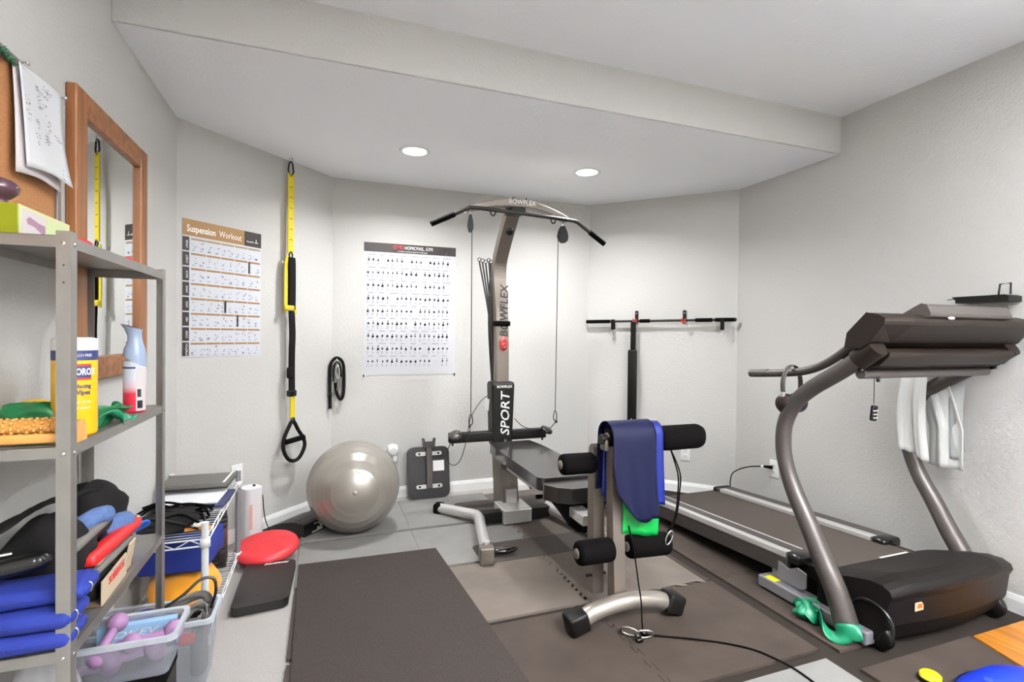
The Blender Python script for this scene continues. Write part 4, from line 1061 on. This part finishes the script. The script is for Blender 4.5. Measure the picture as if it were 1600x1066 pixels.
MB().tube([(-.03, -.01, .03), (-.035, -.10, .034)], .016, 12).build('knob_arm', 'plum', MS)
for k, (y, lab) in enumerate(((1.415, 'small red plastic clip on the top shelf, nearer the lime green box'), (1.70, 'small red plastic clip on the top shelf, nearer the far post'))):
    q = thing('red_clip', lab, 'clip', (-.515, y, 1.395), R(80))
    MB().prism([(-.032, 0), (.032, 0), (.024, .009), (-.004, .013), (-.028, .008)], 'y', -.012, .012).build('clip_body', 'red', q, bevel=.002)
    MB().tube([(-.03, 0, .004), (-.05, 0, .004)], .004, 8).build('clip_tip', 'red', q)

# on the middle shelf
WP = thing('wipes_canister', 'yellow disinfecting wipes canister with white lid on the middle shelf', 'canister', (-.53, 1.435, .966))
WP.rotation_euler = (0, 0, R(-8))
MB().lathe([(.0001, 0), (.038, 0), (.041, .006), (.041, .185)], n=36).build('can', 'wipes_yellow', WP)
MB().lathe([(.0415, .170), (.0415, .192)], n=36).build('blue_band', 'print_navy', WP)
MB().lathe([(.0418, .192), (.0418, .214), (.040, .219), (.03, .221), (.0001, .221)], n=36).build('lid', 'white_plastic', WP)
def wraptext(name, body, size, m, par, z, r, a0, sx=1., bold=0):
    o = text(name, body, size, m, par, (0, 0, 0), (0, 0, 0), .0003, sx=1, bold=bold)
    me = o.data
    for v in me.vertices:
        a = a0 + v.co.x * sx / r
        v.co = Vector((r * math.sin(a) + v.co.z * math.sin(a), -r * math.cos(a) - v.co.z * math.cos(a), z + v.co.y))
    return o
def wrapquad(name, m, par, z0, z1, a0, a1, r):
    return MB().sheet(lambda u, v: (r * math.sin(a0 + (a1 - a0) * u), -r * math.cos(a0 + (a1 - a0) * u), z0 + (z1 - z0) * v), 10, 1).build(name, m, par)
wrapquad('brand_patch', 'print_red', WP, .126, .162, .25, 1.25, .0413)
wrapquad('brand_inner', 'print_navy', WP, .131, .157, .33, 1.2, .0416)
wraptext('brand_lettering', 'CLOROX', .021, 'print_white', WP, .144, .0420, .80, .62, .0006)
wraptext('lettering', 'Disinfecting', .013, 'print_navy', WP, .112, .0416, .66, .75, .0003)
wraptext('lettering', 'Wipes', .014, 'print_navy', WP, .098, .0416, .80, .85, .0004)
wraptext('lettering_small', 'kills 99.9%', .008, 'print_white', WP, .076, .0416, .85, .9)
wraptext('lettering_small', 'of viruses', .008, 'print_white', WP, .064, .0416, .85, .9)
wraptext('band_lettering', 'BLEACH FREE', .009, 'print_white', WP, .181, .0420, .75, .8)
wrapquad('info_panel', 'poster_black', WP, .04, .17, -1.6, -1.15, .0414)

SB = thing('spray_bottle', 'air freshener spray bottle with purple nozzle and red lower label', 'bottle', (-.522, 1.80, .966))
ramp_z('spray_label', [(0, (214, 42, 66)), (.055, (216, 50, 72)), (.075, (222, 196, 204)), (.10, (212, 214, 222)), (.15, (206, 210, 220))], .3)
MB().lathe([(.0001, 0), (.025, 0), (.028, .004), (.0285, .10), (.0285, .15)], n=32).build('can', 'spray_label', SB)
mat('spray_top', (150, 164, 188), .3)
b = MB(); prof = [(.0287, .15, 0), (.0288, .165, 0), (.026, .185, 0), (.019, .205, .001), (.0175, .222, .0), (.021, .238, -.004), (.027, .250, -.008)]
vs = []; n = 28
for rr_, z, off in prof:
    for k in range(n):
        a = 2 * PI * k / n; tilt = .3 * (z > .23)
        vs.append((rr_ * math.cos(a) + off, rr_ * math.sin(a), z - tilt * rr_ * math.cos(a) * 1.0 + (-.018 * math.cos(a) if z < .16 else 0)))
b.add(vs, [(i * n + k, i * n + (k + 1) % n, (i + 1) * n + (k + 1) % n, (i + 1) * n + k) for i in range(len(prof) - 1) for k in range(n)], True)
b.build('trigger_top', 'spray_top', SB)
b = MB().add(vs[-n:], [tuple(range(n))]); b.build('nozzle_face', 'plum', SB)
wrapquad('blue_stripe', 'print_navy', SB, .128, .133, -1.2, .35, .0289)
wrapquad('info_panel', 'grey_print', SB, .005, .13, .4, 1.5, .0288)
wrapquad('info_mark', 'print_black', SB, .045, .068, .5, .85, .029)
wrapquad('bar_code', 'ink', SB, .012, .035, .5, 1.0, .029)
FR = thing('foot_roller', 'tan wooden foot massage roller with knobbed cylinder on the middle shelf', 'foot roller', (-.588, 1.338, .966))
MB().rbox((0, -.022, .014), (.20, .012, .02), .005).build('front_rail', 'roller_wood', FR)
for sx in (-1, 1): MB().prism([(-.035, 0), (.035, 0), (.035, .03), (.02, .045), (-.02, .045), (-.035, .028)], 'x', sx * .095 - .008, sx * .095 + .008).build('end_block', 'roller_wood', FR, bevel=.004)
rl = MB().tube([(-.087, .0, .035), (.087, .0, .035)], .016, 16).build('roller', 'roller_wood', FR)
b = MB()
for i in range(14):
    for k in range(10):
        a = 2 * PI * (k + .5 * (i % 2)) / 10; x = -.08 + i * .0123
        b.ell((x, .0165 * math.cos(a), .035 + .0165 * math.sin(a)), (.0042, .0042, .0042), 6, 4)
o = b.build('roller_knobs', 'roller_wood', FR); o['kind'] = 'stuff'
o = crumple('exercise_band', 'band_dkgreen', 'crumpled dark green exercise band behind the wooden foot roller', (-.60, 1.43, .966), .075, .028, .038, 12, amp=.5)
GB2 = thing('exercise_band', 'green exercise band tangle in front of the spray bottle on the shelf', 'band', (-.53, 1.585, .966))
ribbon([(-.02, -.13, .05), (.005, -.08, .03), (.015, -.02, .02), (.02, .05, .02), (.012, .11, .035)], .05, 'band_dkgreen', 'band_fold', GB2, tw=lambda v: .5 + 1.2 * math.sin(v * 4))
ribbon([(.02, -.10, .01), (.025, -.03, .025), (.03, .03, .008), (.03, .09, .01)], .045, 'band_teal', 'band_fold', GB2, tw=lambda v: 1.2 * math.sin(v * 5 + 1))
ribbon([(-.03, -.12, .06), (-.02, -.06, .045), (.0, .0, .02), (.01, .06, .03)], .035, 'band_dkgreen', 'band_fold', GB2, tw=lambda v: 2 * math.sin(v * 3))
o = crumple('folded_cloth', 'wipes_yellow', 'mustard yellow folded cloth behind the wipes canister', (-.655, 1.55, .966), .035, .075, .035, 5, 'cloth', amp=.2)
q = thing('massage_ball_pouch', 'small maroon and white pouch at the left end of the middle shelf', 'pouch', (-.665, 1.40, .966))
MB().rbox((0, 0, .018), (.05, .06, .034), .012).build('pouch_body', 'print_white', q)
MB().rbox((.0, -.006, .008), (.053, .058, .014), .006).build('pouch_trim', 'red', q)
MB().tube(smooth_path([(-.01, .02, .034), (.005, .03, .046), (.02, .035, .04)], 4), .007, 8).build('pouch_strap', 'plum', q)

# on the lower shelf
ZL = .546
for k, (dx, dy, a, lab) in enumerate(((0, 0, 2, 'blue padded ankle weight at the bottom of the stack on the lower shelf'), (.002, .004, -2, 'blue padded ankle weight in the middle of the stack on the lower shelf'), (.012, .03, 4, 'blue padded ankle weight on top of the stack on the lower shelf'))):
    q = thing('ankle_weight', lab, 'ankle weight', (-.585 + dx, 1.335 + dy, ZL + .002 + .040 * k), R(a), 'blue ankle weights')
    b = MB().rbox((0, 0, .0195), (.20, .10, .038), .0185, 4); b.build('pad', 'blue_foam', q)
    MB().b2((-.098, -.052, .017), (.0, -.0495, .021)).build('seam', 'navy_cloth', q)
    MB().rbox((.088, .0, .02), (.03, .09, .028), .012).build('end_tab', 'blue_foam', q)
    MB().tube([(.098 + .006 * math.cos(t), -.02, .02 + .010 * math.sin(t)) for t in [2 * PI * i / 12 for i in range(12)]], .002, 6, closed=True).build('ring', 'chrome', q)
q = thing('push_up_handle', 'glossy black rubber handle lying on the blue ankle weights', 'handle', (-.63, 1.36, ZL + .135), R(14))
MB().tube(smooth_path([(-.09, 0, .0), (-.03, 0, .016), (.03, 0, .024), (.062, 0, .026)], 5), [.020] * 15 + [.018], 14).build('grip', 'black_gloss', q)
MB().ell((.062, 0, .026), (.022, .019, .019)).build('grip_end', 'black_gloss', q)
MB().tube(smooth_path([(-.06, .0, .03), (-.02, -.004, .05), (.02, 0, .052)], 4), .004, 8).build('buckle', 'chrome', q)
def bag(name, m, label, c, rad, seed, cat='bag', amp=.16, rot=0):
    return crumple(name, m, label, c, rad[0], rad[1], rad[2], seed, cat, 34, amp, rot=rot)
bag('gym_bag', 'black_fabric', 'slouched black fabric gym bag at the left of the lower shelf', (-.60, 1.50, ZL + .015), (.085, .10, .105), 21)
o = ribbon([(-.66, 1.38, .765), (-.62, 1.44, .795), (-.58, 1.50, .805), (-.545, 1.58, .80)], .03, 'black_fabric', 'bag_strap', None); tag(o, 'black webbing strap arched over the slouched gym bag', 'strap')
bag('mesh_bag', 'black_fabric', 'black mesh bag heaped on top of the lower shelf pile', (-.60, 1.72, ZL + .07), (.07, .11, .085), 33, amp=.22)
for (c, rd, lab) in (((-.535, 1.565, .735), .022, 'small rolled denim blue cloth, nearer the thin post'), ((-.535, 1.70, .672), .026, 'rolled denim blue cloth beside the red-edged pad')):
    q = MB().tube(smooth_path([(c[0] - .02, c[1] - .045, c[2] - .01), c, (c[0] + .012, c[1] + .045, c[2] - .008)], 4), [rd * .8] + [rd] * 7 + [rd * .7], 14).build('rolled_cloth', 'denim', None); tag(q, lab, 'cloth')
def padbar(name, m, label, p, q, w, h, cat, m2=None):
    p = Vector(p); q = Vector(q); d = q - p; rot = d.to_track_quat('Y', 'Z').to_matrix()
    t = thing(name, label, cat, (p + q) / 2); t.rotation_euler = rot.to_euler()
    MB().rbox((0, 0, 0), (w, d.length, h), h * .42, 3).build('pad', m, t)
    if m2: MB().rbox((0, d.length / 2 + .002, 0), (w * .7, .03, h * 1.05), h * .4, 3).build('end_fitting', m2, t)
    return t
padbar('foam_pad', 'grey_strap', 'flat dark grey foam pad under the denim cloth', (-.55, 1.42, .705), (-.545, 1.62, .715), .06, .022, 'pad')
padbar('grip_bar', 'red', 'red padded grip bar sticking out of the lower shelf pile', (-.522, 1.475, .655), (-.516, 1.79, .645), .04, .034, 'bar', 'chrome')
padbar('grip_bar', 'black_plastic', 'black padded grip bar just above the red one', (-.56, 1.46, .69), (-.555, 1.78, .68), .05, .03, 'bar')
padbar('foam_pad', 'grey_strap', 'grey padded strap beneath the red grip bar', (-.527, 1.46, .622), (-.522, 1.74, .622), .05, .018, 'pad')
o = ribbon([(-.57, 1.74, .60), (-.54, 1.755, .612), (-.518, 1.79, .63), (-.518, 1.84, .622), (-.54, 1.84, .595), (-.565, 1.78, .578)], .05, 'bright_blue', 'exercise_band', None, th=.004, tw=lambda v: .6 * math.sin(v * 6)); tag(o, 'bright blue exercise band folded under the grey padded strap', 'band')
CB = thing('open_carton', 'small open cardboard carton with red lettering on its flap', 'carton', (-.535, 1.59, ZL + .001), R(2))
MB().b2((-.045, -.12, 0), (.04, .12, .003)).build('bottom', 'cardboard_dark', CB)
MB().b2((-.045, .117, 0), (.04, .1205, .085)).build('back_side', 'cardboard_dark', CB)
MB().b2((-.046, -.12, 0), (-.043, .12, .085)).build('inner_side', 'cardboard_dark', CB)
fl2 = MB().b2((.038, -.12, 0), (.041, .06, .058)).build('front_side', 'cardboard', CB)
MB().prism([(.036, .0), (.047, .075), (.044, .077), (.033, .003)], 'y', .065, .12).build('flap', 'cardboard', CB)
MB().prism([(-.04, .084), (.03, .094), (.03, .096), (-.04, .087)], 'y', -.10, .02).build('top_flap', 'cardboard', CB)
text('lettering', 'SOIRINOS', .026, 'print_red', fl2, (.0418, -.02, .04), (R(90), 0, R(90)), .0003, bold=.0005)
MB().rbox((-.005, -.04, .03), (.06, .12, .05), .014).build('contents', 'black_plastic', CB)

# ------------------------------------------------------------------ wire rack and its load
WR = thing('wire_rack', 'white wire rack with round posts in the left corner', 'wire rack', (-.55, 2.55, 0))
RX0, RX1, RY0, RY1 = -.695, -.405, 2.15, 2.93
def wp(x, y, z): return (x + .55, y - 2.55, z)
for x in (RX0, RX1):
    for y in (RY0, RY1):
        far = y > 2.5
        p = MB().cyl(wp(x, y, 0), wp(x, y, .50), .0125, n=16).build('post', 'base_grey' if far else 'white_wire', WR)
        for z in (.43, .065):
            MB().lathe([(.0128, -.016), (.019, -.016), (.017, .016), (.0128, .016)], c=wp(x, y, z), n=16).build('collar', 'white_wire', p)
        MB().cyl(wp(x, y, .5), wp(x, y, .504), .013, n=16).build('post_cap', 'white_plastic', p)
for z in (.43, .065):
    fr = MB()
    for dz in (.012, -.014):
        for x in (RX0, RX1): fr.tube([wp(x, RY0, z + dz), wp(x, RY1, z + dz)], .0032, 8)
        for y in (RY0, RY1): fr.tube([wp(RX0, y, z + dz), wp(RX1, y, z + dz)], .0032, 8)
    for x in (RX0, RX1):
        k = 14
        fr.tube([wp(x, RY0 + (RY1 - RY0) * i / k, z + (.012 if i % 2 else -.014)) for i in range(k + 1)], .0022, 6)
    for y in (RY0, RY1):
        k = 6
        fr.tube([wp(RX0 + (RX1 - RX0) * i / k, y, z + (.012 if i % 2 else -.014)) for i in range(k + 1)], .0022, 6)
    sf = fr.build('shelf_frame', 'white_wire', WR)
    for i in range(1, 28):
        y = RY0 + (RY1 - RY0) * i / 28
        MB().tube([wp(RX0, y, z + .012), wp(RX1, y, z + .012)], .0016, 6).build('shelf_wire', 'white_wire', sf)
LP = thing('grey_laptop', 'closed dark grey slab at the back of the wire rack top', 'laptop', (-.55, 2.78, .486), R(-3))
MB().rbox((0, 0, .012), (.285, .20, .02), .006).build('lid', 'laptop_grey', LP)
MB().b2((.118, -.09, .0222), (.128, .098, .0226)).build('edge_strip', 'print_white', LP)
MB().rbox((0, 0, .0), (.28, .195, .008), .003).build('base', 'black_plastic', LP)
WT = thing('document_tray', 'flat navy-edged case holding white paper on the wire rack', 'document case', (-.535, 2.615, .448), R(-3))
MB().rbox((0, 0, .008), (.285, .24, .014), .005).build('case', 'case_navy', WT)
MB().rbox((-.01, 0, .018), (.245, .19, .008), .003).build('paper', 'paper', WT)
MB().b2((-.142, -.122, -.003), (.142, -.119, .004)).build('case_edge', 'base_grey', WT)
bag('cable_bag', 'black_fabric', 'black bag under tangled cables on the top rack shelf', (-.56, 2.315, .446), (.115, .145, .026), 8, amp=.2)
cb = MB()
rnd = random.Random(11)
CT = thing('cable_bundle', 'tangled bundle of black cables spilling over the black bag', 'cables', (-.56, 2.33, .11))
for k in range(9):
    y = -.12 + .035 * k
    pts = [(-.12 + rnd.uniform(-.02, .02), y, .36 + rnd.uniform(-.03, .02)), (-.05, y + rnd.uniform(-.06, .06), .40 + rnd.uniform(-.03, .01)), (.04, y + rnd.uniform(-.06, .06), .395 + rnd.uniform(-.04, .01)), (.11, y + rnd.uniform(-.05, .05), .37 + rnd.uniform(-.02, .02)), (.125, y + rnd.uniform(-.03, .03), .345)]
    MB().tube(smooth_path(pts, 5), .005, 7).build('cable', 'black_soft' if k % 3 else 'black_gloss', CT)
q = thing('price_tag', 'small white and gold tag on the cables in the rack', 'tag', (-.425, 2.20, .462), R(5))
MB().b2((-.055, -.004, 0), (.03, .0, .012)).build('tag_card', 'orange_plastic', q)
MB().rbox((-.005, .012, .014), (.05, .03, .014), .004).build('tag_label', 'print_white', q)
AW = thing('ab_wheel', 'black knobby-tread exercise wheel behind the blue block', 'ab wheel', (-.475, 2.765, .216), R(8))
MB().lathe([(.06, -.045), (.105, -.048), (.118, -.04), (.122, -.015), (.122, .015), (.118, .04), (.105, .048), (.06, .045)], n=40, rot=ry_(R(90))).build('tyre', 'tread_rubber', AW)
b = MB()
for k in range(28):
    a = 2 * PI * k / 28
    for s_, tl in ((-1, .35), (1, -.35), (0, 0)):
        c_ = Vector((s_ * .03, .124 * math.cos(a + .1 * s_), .124 * math.sin(a + .1 * s_)))
        b.box(c_, (.026, .016, .012), rot=rx_(a + .1 * s_) @ rx_(R(90)) @ rz_(tl))
o = b.build('tread_blocks', 'tread_rubber', AW); o['kind'] = 'stuff'
MB().lathe([(.0001, -.05), (.058, -.048), (.06, .048), (.0001, .05)], n=28, rot=ry_(R(90))).build('hub', 'red', AW)
BK = thing('yoga_block', 'royal blue foam yoga block on the lower rack shelf', 'yoga block', (-.535, 2.43, .265), R(-5))
MB().rbox((0, 0, .05), (.235, .26, .10), .008).build('block', 'blue_foam', BK)
MB().prism([(-.03, .04), (.03, .04), (.04, .102), (-.04, .102)], 'y', -.05, .05).build('strap_loop', 'blue_foam', BK).location = (-.02, 0, .0)
crumple('drawstring_bag', 'orange_cloth', 'orange cloth bag bunched under the blue yoga block', (-.53, 2.40, .079), .125, .19, .085, 17, 'bag', 40, .13)
AP = thing('air_purifier', 'white upright appliance with black cord behind the wire rack', 'appliance', (-.385, 3.245, 0), R(35))
MB().prism(rr(-.05, .05, -.055, .055, .03, 6), 'z', .0, .325).build('body', 'purifier_white', AP, bevel=.014)
MB().b2((-.035, -.0575, .10), (-.02, -.0555, .24)).build('side_vent', 'pink_plastic', AP)
MB().cyl((.02, .0, .325), (.02, 0, .334), .008).build('top_button', 'black_gloss', AP)
MB().prism(rr(-.06, .06, -.065, .065, .03, 6), 'z', .0, .02).build('base', 'purifier_white', AP, bevel=.004)
o = MB().tube(smooth_path([(-.345, 3.29, .30), (-.33, 3.31, .25), (-.325, 3.33, .16), (-.315, 3.35, .08), (-.29, 3.33, .03), (-.26, 3.30, .012)], 6), .003, 6).build('power_cord', 'black_soft', None); tag(o, 'thin black cord running down behind the white appliance', 'cord')
outlet('wall_outlet', 'white wall outlet above the white appliance in the left corner', wl_(.345, .0, .385), AL)

# ------------------------------------------------------------------ bins below the shelves
def bin_(name, label, x0, x1, ya, yb, z0, z1, taper):
    t = thing(name, label, 'storage bin', ((x0 + x1) / 2, (ya + yb) / 2, z0))
    hx, hy, h = (x1 - x0) / 2, (yb - ya) / 2, z1 - z0
    def ring(k, z): return [(p[0], p[1], z) for p in rr(-hx + k, hx - k, -hy + k, hy - k, .02, 4)]
    b = MB(); r0 = ring(taper, .0); r1 = ring(taper * .55, h * .45); r1b = ring(taper * .48, h * .46); r2 = ring(.004, h); n = len(r0)
    vs = r0 + r1 + r1b + r2
    b.add(vs, [(i * n + k, i * n + (k + 1) % n, (i + 1) * n + (k + 1) % n, (i + 1) * n + k) for i in range(3) for k in range(n)], True); b.add(r0, [tuple(range(n))])
    b.build('tub', 'bin_plastic', t, solid=.0016)
    b = MB(); a, c = ring(.004, h), ring(-.008, h + .001); d = ring(-.008, h - .012)
    vs = a + c + d
    b.add(vs, [(i * n + k, i * n + (k + 1) % n, (i + 1) * n + (k + 1) % n, (i + 1) * n + k) for i in range(2) for k in range(n)])
    b.build('rim', 'bin_rim', t, solid=.002)
    return t
bin_('storage_bin', 'shallow clear plastic bin full of purple hand weights', -.695, -.39, 1.665, 1.825, .235, .352, .02)
bin_('storage_bin', 'deep clear plastic bin of grey straps and cables', -.69, -.35, 1.955, 2.125, .004, .238, .022)
q = thing('black_box', 'black box on the floor under the shallow clear bin', 'box', (-.55, 1.74, 0))
MB().b2((-.13, -.07, .122), (.135, .07, .232)).build('box_body', 'black_plastic', q, bevel=.004)
MB().b2((-.132, -.072, .205), (.137, .072, .233)).build('box_lid', 'black_soft', q, bevel=.003)
MB().b2((-.12, -.06, 0), (.12, .06, .122)).build('box_foot', 'black_plastic', q)
def dumbbell(c, a, tilt, lab):
    t = thing('hand_weight', lab, 'hand weight', c, group='purple hand weights'); t.rotation_euler = (0, tilt, a)
    MB().tube([(-.04, 0, 0), (.04, 0, 0)], .012, 12).build('handle', 'lavender', t)
    for sx in (-1, 1): MB().ell((sx * .05, 0, 0), (.026, .027, .027), 18, 12).build('weight_head', 'lavender', t)
for c, a, tl, lab in (((-.60, 1.70, .275), .3, .1, 'purple hand weight at the left end of the clear bin'),
                      ((-.565, 1.735, .335), 1.35, -.5, 'purple hand weight standing highest in the clear bin'),
                      ((-.50, 1.715, .29), .15, -.12, 'purple hand weight in the middle of the clear bin'),
                      ((-.455, 1.73, .325), .2, -.1, 'purple hand weight lying at the right end of the clear bin'),
                      ((-.50, 1.765, .275), -.3, .1, 'purple hand weight at the back of the clear bin')):
    dumbbell(c, a, tl, lab)
q = thing('blue_carton', 'pale blue carton with white lettering standing in the shallow clear bin', 'box', (-.495, 1.79, .262), R(2))
MB().b2((-.11, -.012, 0), (.085, .012, .083)).build('carton', 'pale_blue_box', q, bevel=.001)
MB().b2((-.11, -.0126, .02), (.06, -.012, .04)).build('lime_stripe', 'lime_stripe', q)
MB().b2((.06, -.0128, .0), (.085, -.012, .05)).build('navy_panel', 'print_navy', q)
text('lettering', 'DKEV', .026, 'print_white', q, (-.02, -.0128, .058), (R(90), 0, 0), .0003, shear=.35, sx=1.6)
GS = thing('grey_straps', 'grey webbing straps looped over the top of the deep clear bin', 'straps', (-.45, 2.04, .0))
ribbon([(-.05, .0, .20), (-.03, -.02, .262), (.02, -.01, .285), (.06, .02, .275), (.075, .03, .24), (.07, .02, .19)], .035, 'grey_strap', 'strap_loop', GS, th=.003, tw=lambda v: 1.1)
ribbon([(.0, -.04, .20), (.03, -.04, .255), (.065, -.03, .26), (.08, -.04, .22), (.06, -.05, .15)], .035, 'grey_strap', 'strap_loop', GS, th=.003, tw=lambda v: 1.0)
ribbon([(-.12, .01, .21), (-.06, -.02, .25), (-.01, -.03, .24), (.05, .0, .22)], .03, 'trx_black', 'strap_loop', GS, th=.003, tw=lambda v: .8)
MB().rbox((.05, -.0, .10), (.05, .07, .17), .02).build('strap_roll', 'grey_strap', GS)
o = MB().tube(smooth_path([(-.60, 2.02, .235), (-.52, 2.0, .265), (-.45, 2.02, .30), (-.40, 2.05, .335), (-.362, 2.06, .33), (-.352, 2.05, .29), (-.365, 2.04, .235)], 6), .005, 8).build('resistance_tube', 'black_gloss', None); tag(o, 'black resistance tube arching over the deep clear bin', 'resistance tube')
o = ribbon([(-.66, 2.0, .245), (-.60, 1.985, .262), (-.54, 2.0, .265), (-.48, 2.02, .25)], .055, 'navy_cloth', 'navy_strap', None, th=.006); tag(o, 'navy strap lying across the left of the deep clear bin', 'strap')
bag('dark_gloves', 'black_fabric', 'pair of dark gloves heaped in the deep clear bin', (-.57, 2.045, .12), (.085, .055, .06), 41, 'gloves', .2)
q = MB().rbox((-.43, 2.0, .16), (.05, .03, .03), .008).build('exercise_grip', 'red', None); tag(q, 'red exercise grip seen through the deep clear bin', 'exercise grip')

crumple('plastic_bag', 'pull_wrap', 'crumpled clear plastic bag under the lower shelf at far left', (-.605, 1.47, .0), .085, .10, .235, 52, 'bag', 40, .3)

# ------------------------------------------------------------------ left wall: cork board, papers, mirror
CBD = thing('cork_board', 'cork notice board with grey frame on the left wall', 'notice board', (XL, 1.2, 1.40), R(90))
MB().b2((-.55, -.012, .0), (.588, -.001, .455)).build('cork_panel', 'cork', CBD)
for lo, hi in (((-.58, -.02, .43), (.588, -.001, .455)), ((-.58, -.02, -.0), (.588, -.001, .022)), ((.566, -.02, .0), (.588, -.001, .455)), ((-.58, -.02, .0), (-.555, -.001, .455))):
    MB().b2(lo, hi).build('frame_rail', 'alu_frame', CBD, bevel=.002)
def sheet_paper(name, m, label, y0, y1, z0, z1, off, curl, skew):
    t = thing(name, label, 'paper', (XL, 0, 0), R(90))
    MB().sheet(lambda u, v: (y0 + (y1 - y0) * u + skew * (1 - v), -.022 - off - curl * (1 - v) ** 2 * (.35 + .65 * u) - .004 * math.sin(5 * u + 3 * v), z0 + (z1 - z0) * v + .008 * math.sin(u * 3)), 12, 16).build('sheet', m, t, solid=.0005)
    return t
pp_ = sheet_paper('pinned_paper', 'paper_shade', 'back sheet of paper pinned to the cork board, peeking out at lower left', 1.535, 1.735, 1.575, 1.83, .002, .02, .0)
pf = sheet_paper('pinned_paper', 'paper', 'front sheet of paper with small sketches pinned over the cork board', 1.545, 1.745, 1.595, 1.838, .010, .03, .012)
rnd = random.Random(5); b = MB()
for i in range(16):
    u0, v0 = rnd.uniform(.1, .85), rnd.uniform(.08, .9)
    for k in range(9):
        u = u0 + rnd.uniform(-.06, .06); v = v0 + rnd.uniform(-.06, .06)
        def P_(u, v): return (1.545 + .20 * u + .012 * (1 - v), -.0330 - .03 * (1 - v) ** 2 * (.35 + .65 * u) - .004 * math.sin(5 * u + 3 * v), 1.595 + .243 * v + .008 * math.sin(u * 3))
        du, dv = rnd.uniform(.01, .05), rnd.uniform(.004, .014)
        b.quad(P_(u, v), P_(u + du, v), P_(u + du, v + dv), P_(u, v + dv))
o = b.build('printed_sketches', 'ink_soft', pf); o['kind'] = 'stuff'
for y, lab in ((1.553, 'clear push pin at the upper left of the pinned papers'), (1.745, 'clear push pin at the upper right of the pinned papers')):
    q = thing('push_pin', lab, 'push pin', (XL + .03, y, 1.838), R(90))
    MB().lathe([(.0001, .0), (.006, .0), (.004, .006), (.003, .012), (.0055, .014), (.0055, .018), (.0001, .018)], rot=rx_(R(90)), n=12).build('pin_head', 'chrome', q)
gl = MB(); rnd = random.Random(2)
for k in range(60):
    y = 1.36 + k * .0031; c_ = Vector((XL + .024, y, 1.836 - .006 * math.sin(k * .15)))
    d = Vector((rnd.uniform(.2, 1), rnd.uniform(-.5, .5), rnd.uniform(-1, 1))).normalized() * .014
    gl.tube([c_, c_ + d], [.0022, .0006], 5)
gl.tube([(XL + .023, 1.35, 1.836), (XL + .023, 1.55, 1.832)], .002, 6)
tag(gl.build('tinsel_garland', 'garland', None), 'green tinsel garland along the top of the cork board', 'garland')

MR = thing('wall_mirror', 'tall mirror in a brown oak frame on the left wall', 'mirror', (XL, 1.857, 1.045), R(90))
MW, MH, FW = .643, .885, .075
MB().b2((FW - .006, -.014, FW - .006), (MW - FW + .006, -.010, MH - FW + .006)).build('glass', 'mirror_glass', MR)
for name, lo, hi, mm in (('frame_stile', (0, -.03, 0), (FW, -.001, MH), 'oak'), ('frame_stile', (MW - FW, -.03, 0), (MW, -.001, MH), 'oak'), ('frame_rail', (FW, -.029, 0), (MW - FW, -.001, FW), 'oak_y'), ('frame_rail', (FW, -.029, MH - FW), (MW - FW, -.001, MH), 'oak_y')):
    MB().b2(lo, hi).build(name, mm, MR, bevel=.005)
MB().b2((0, -.002, -.0), (.0, -.001, .0))
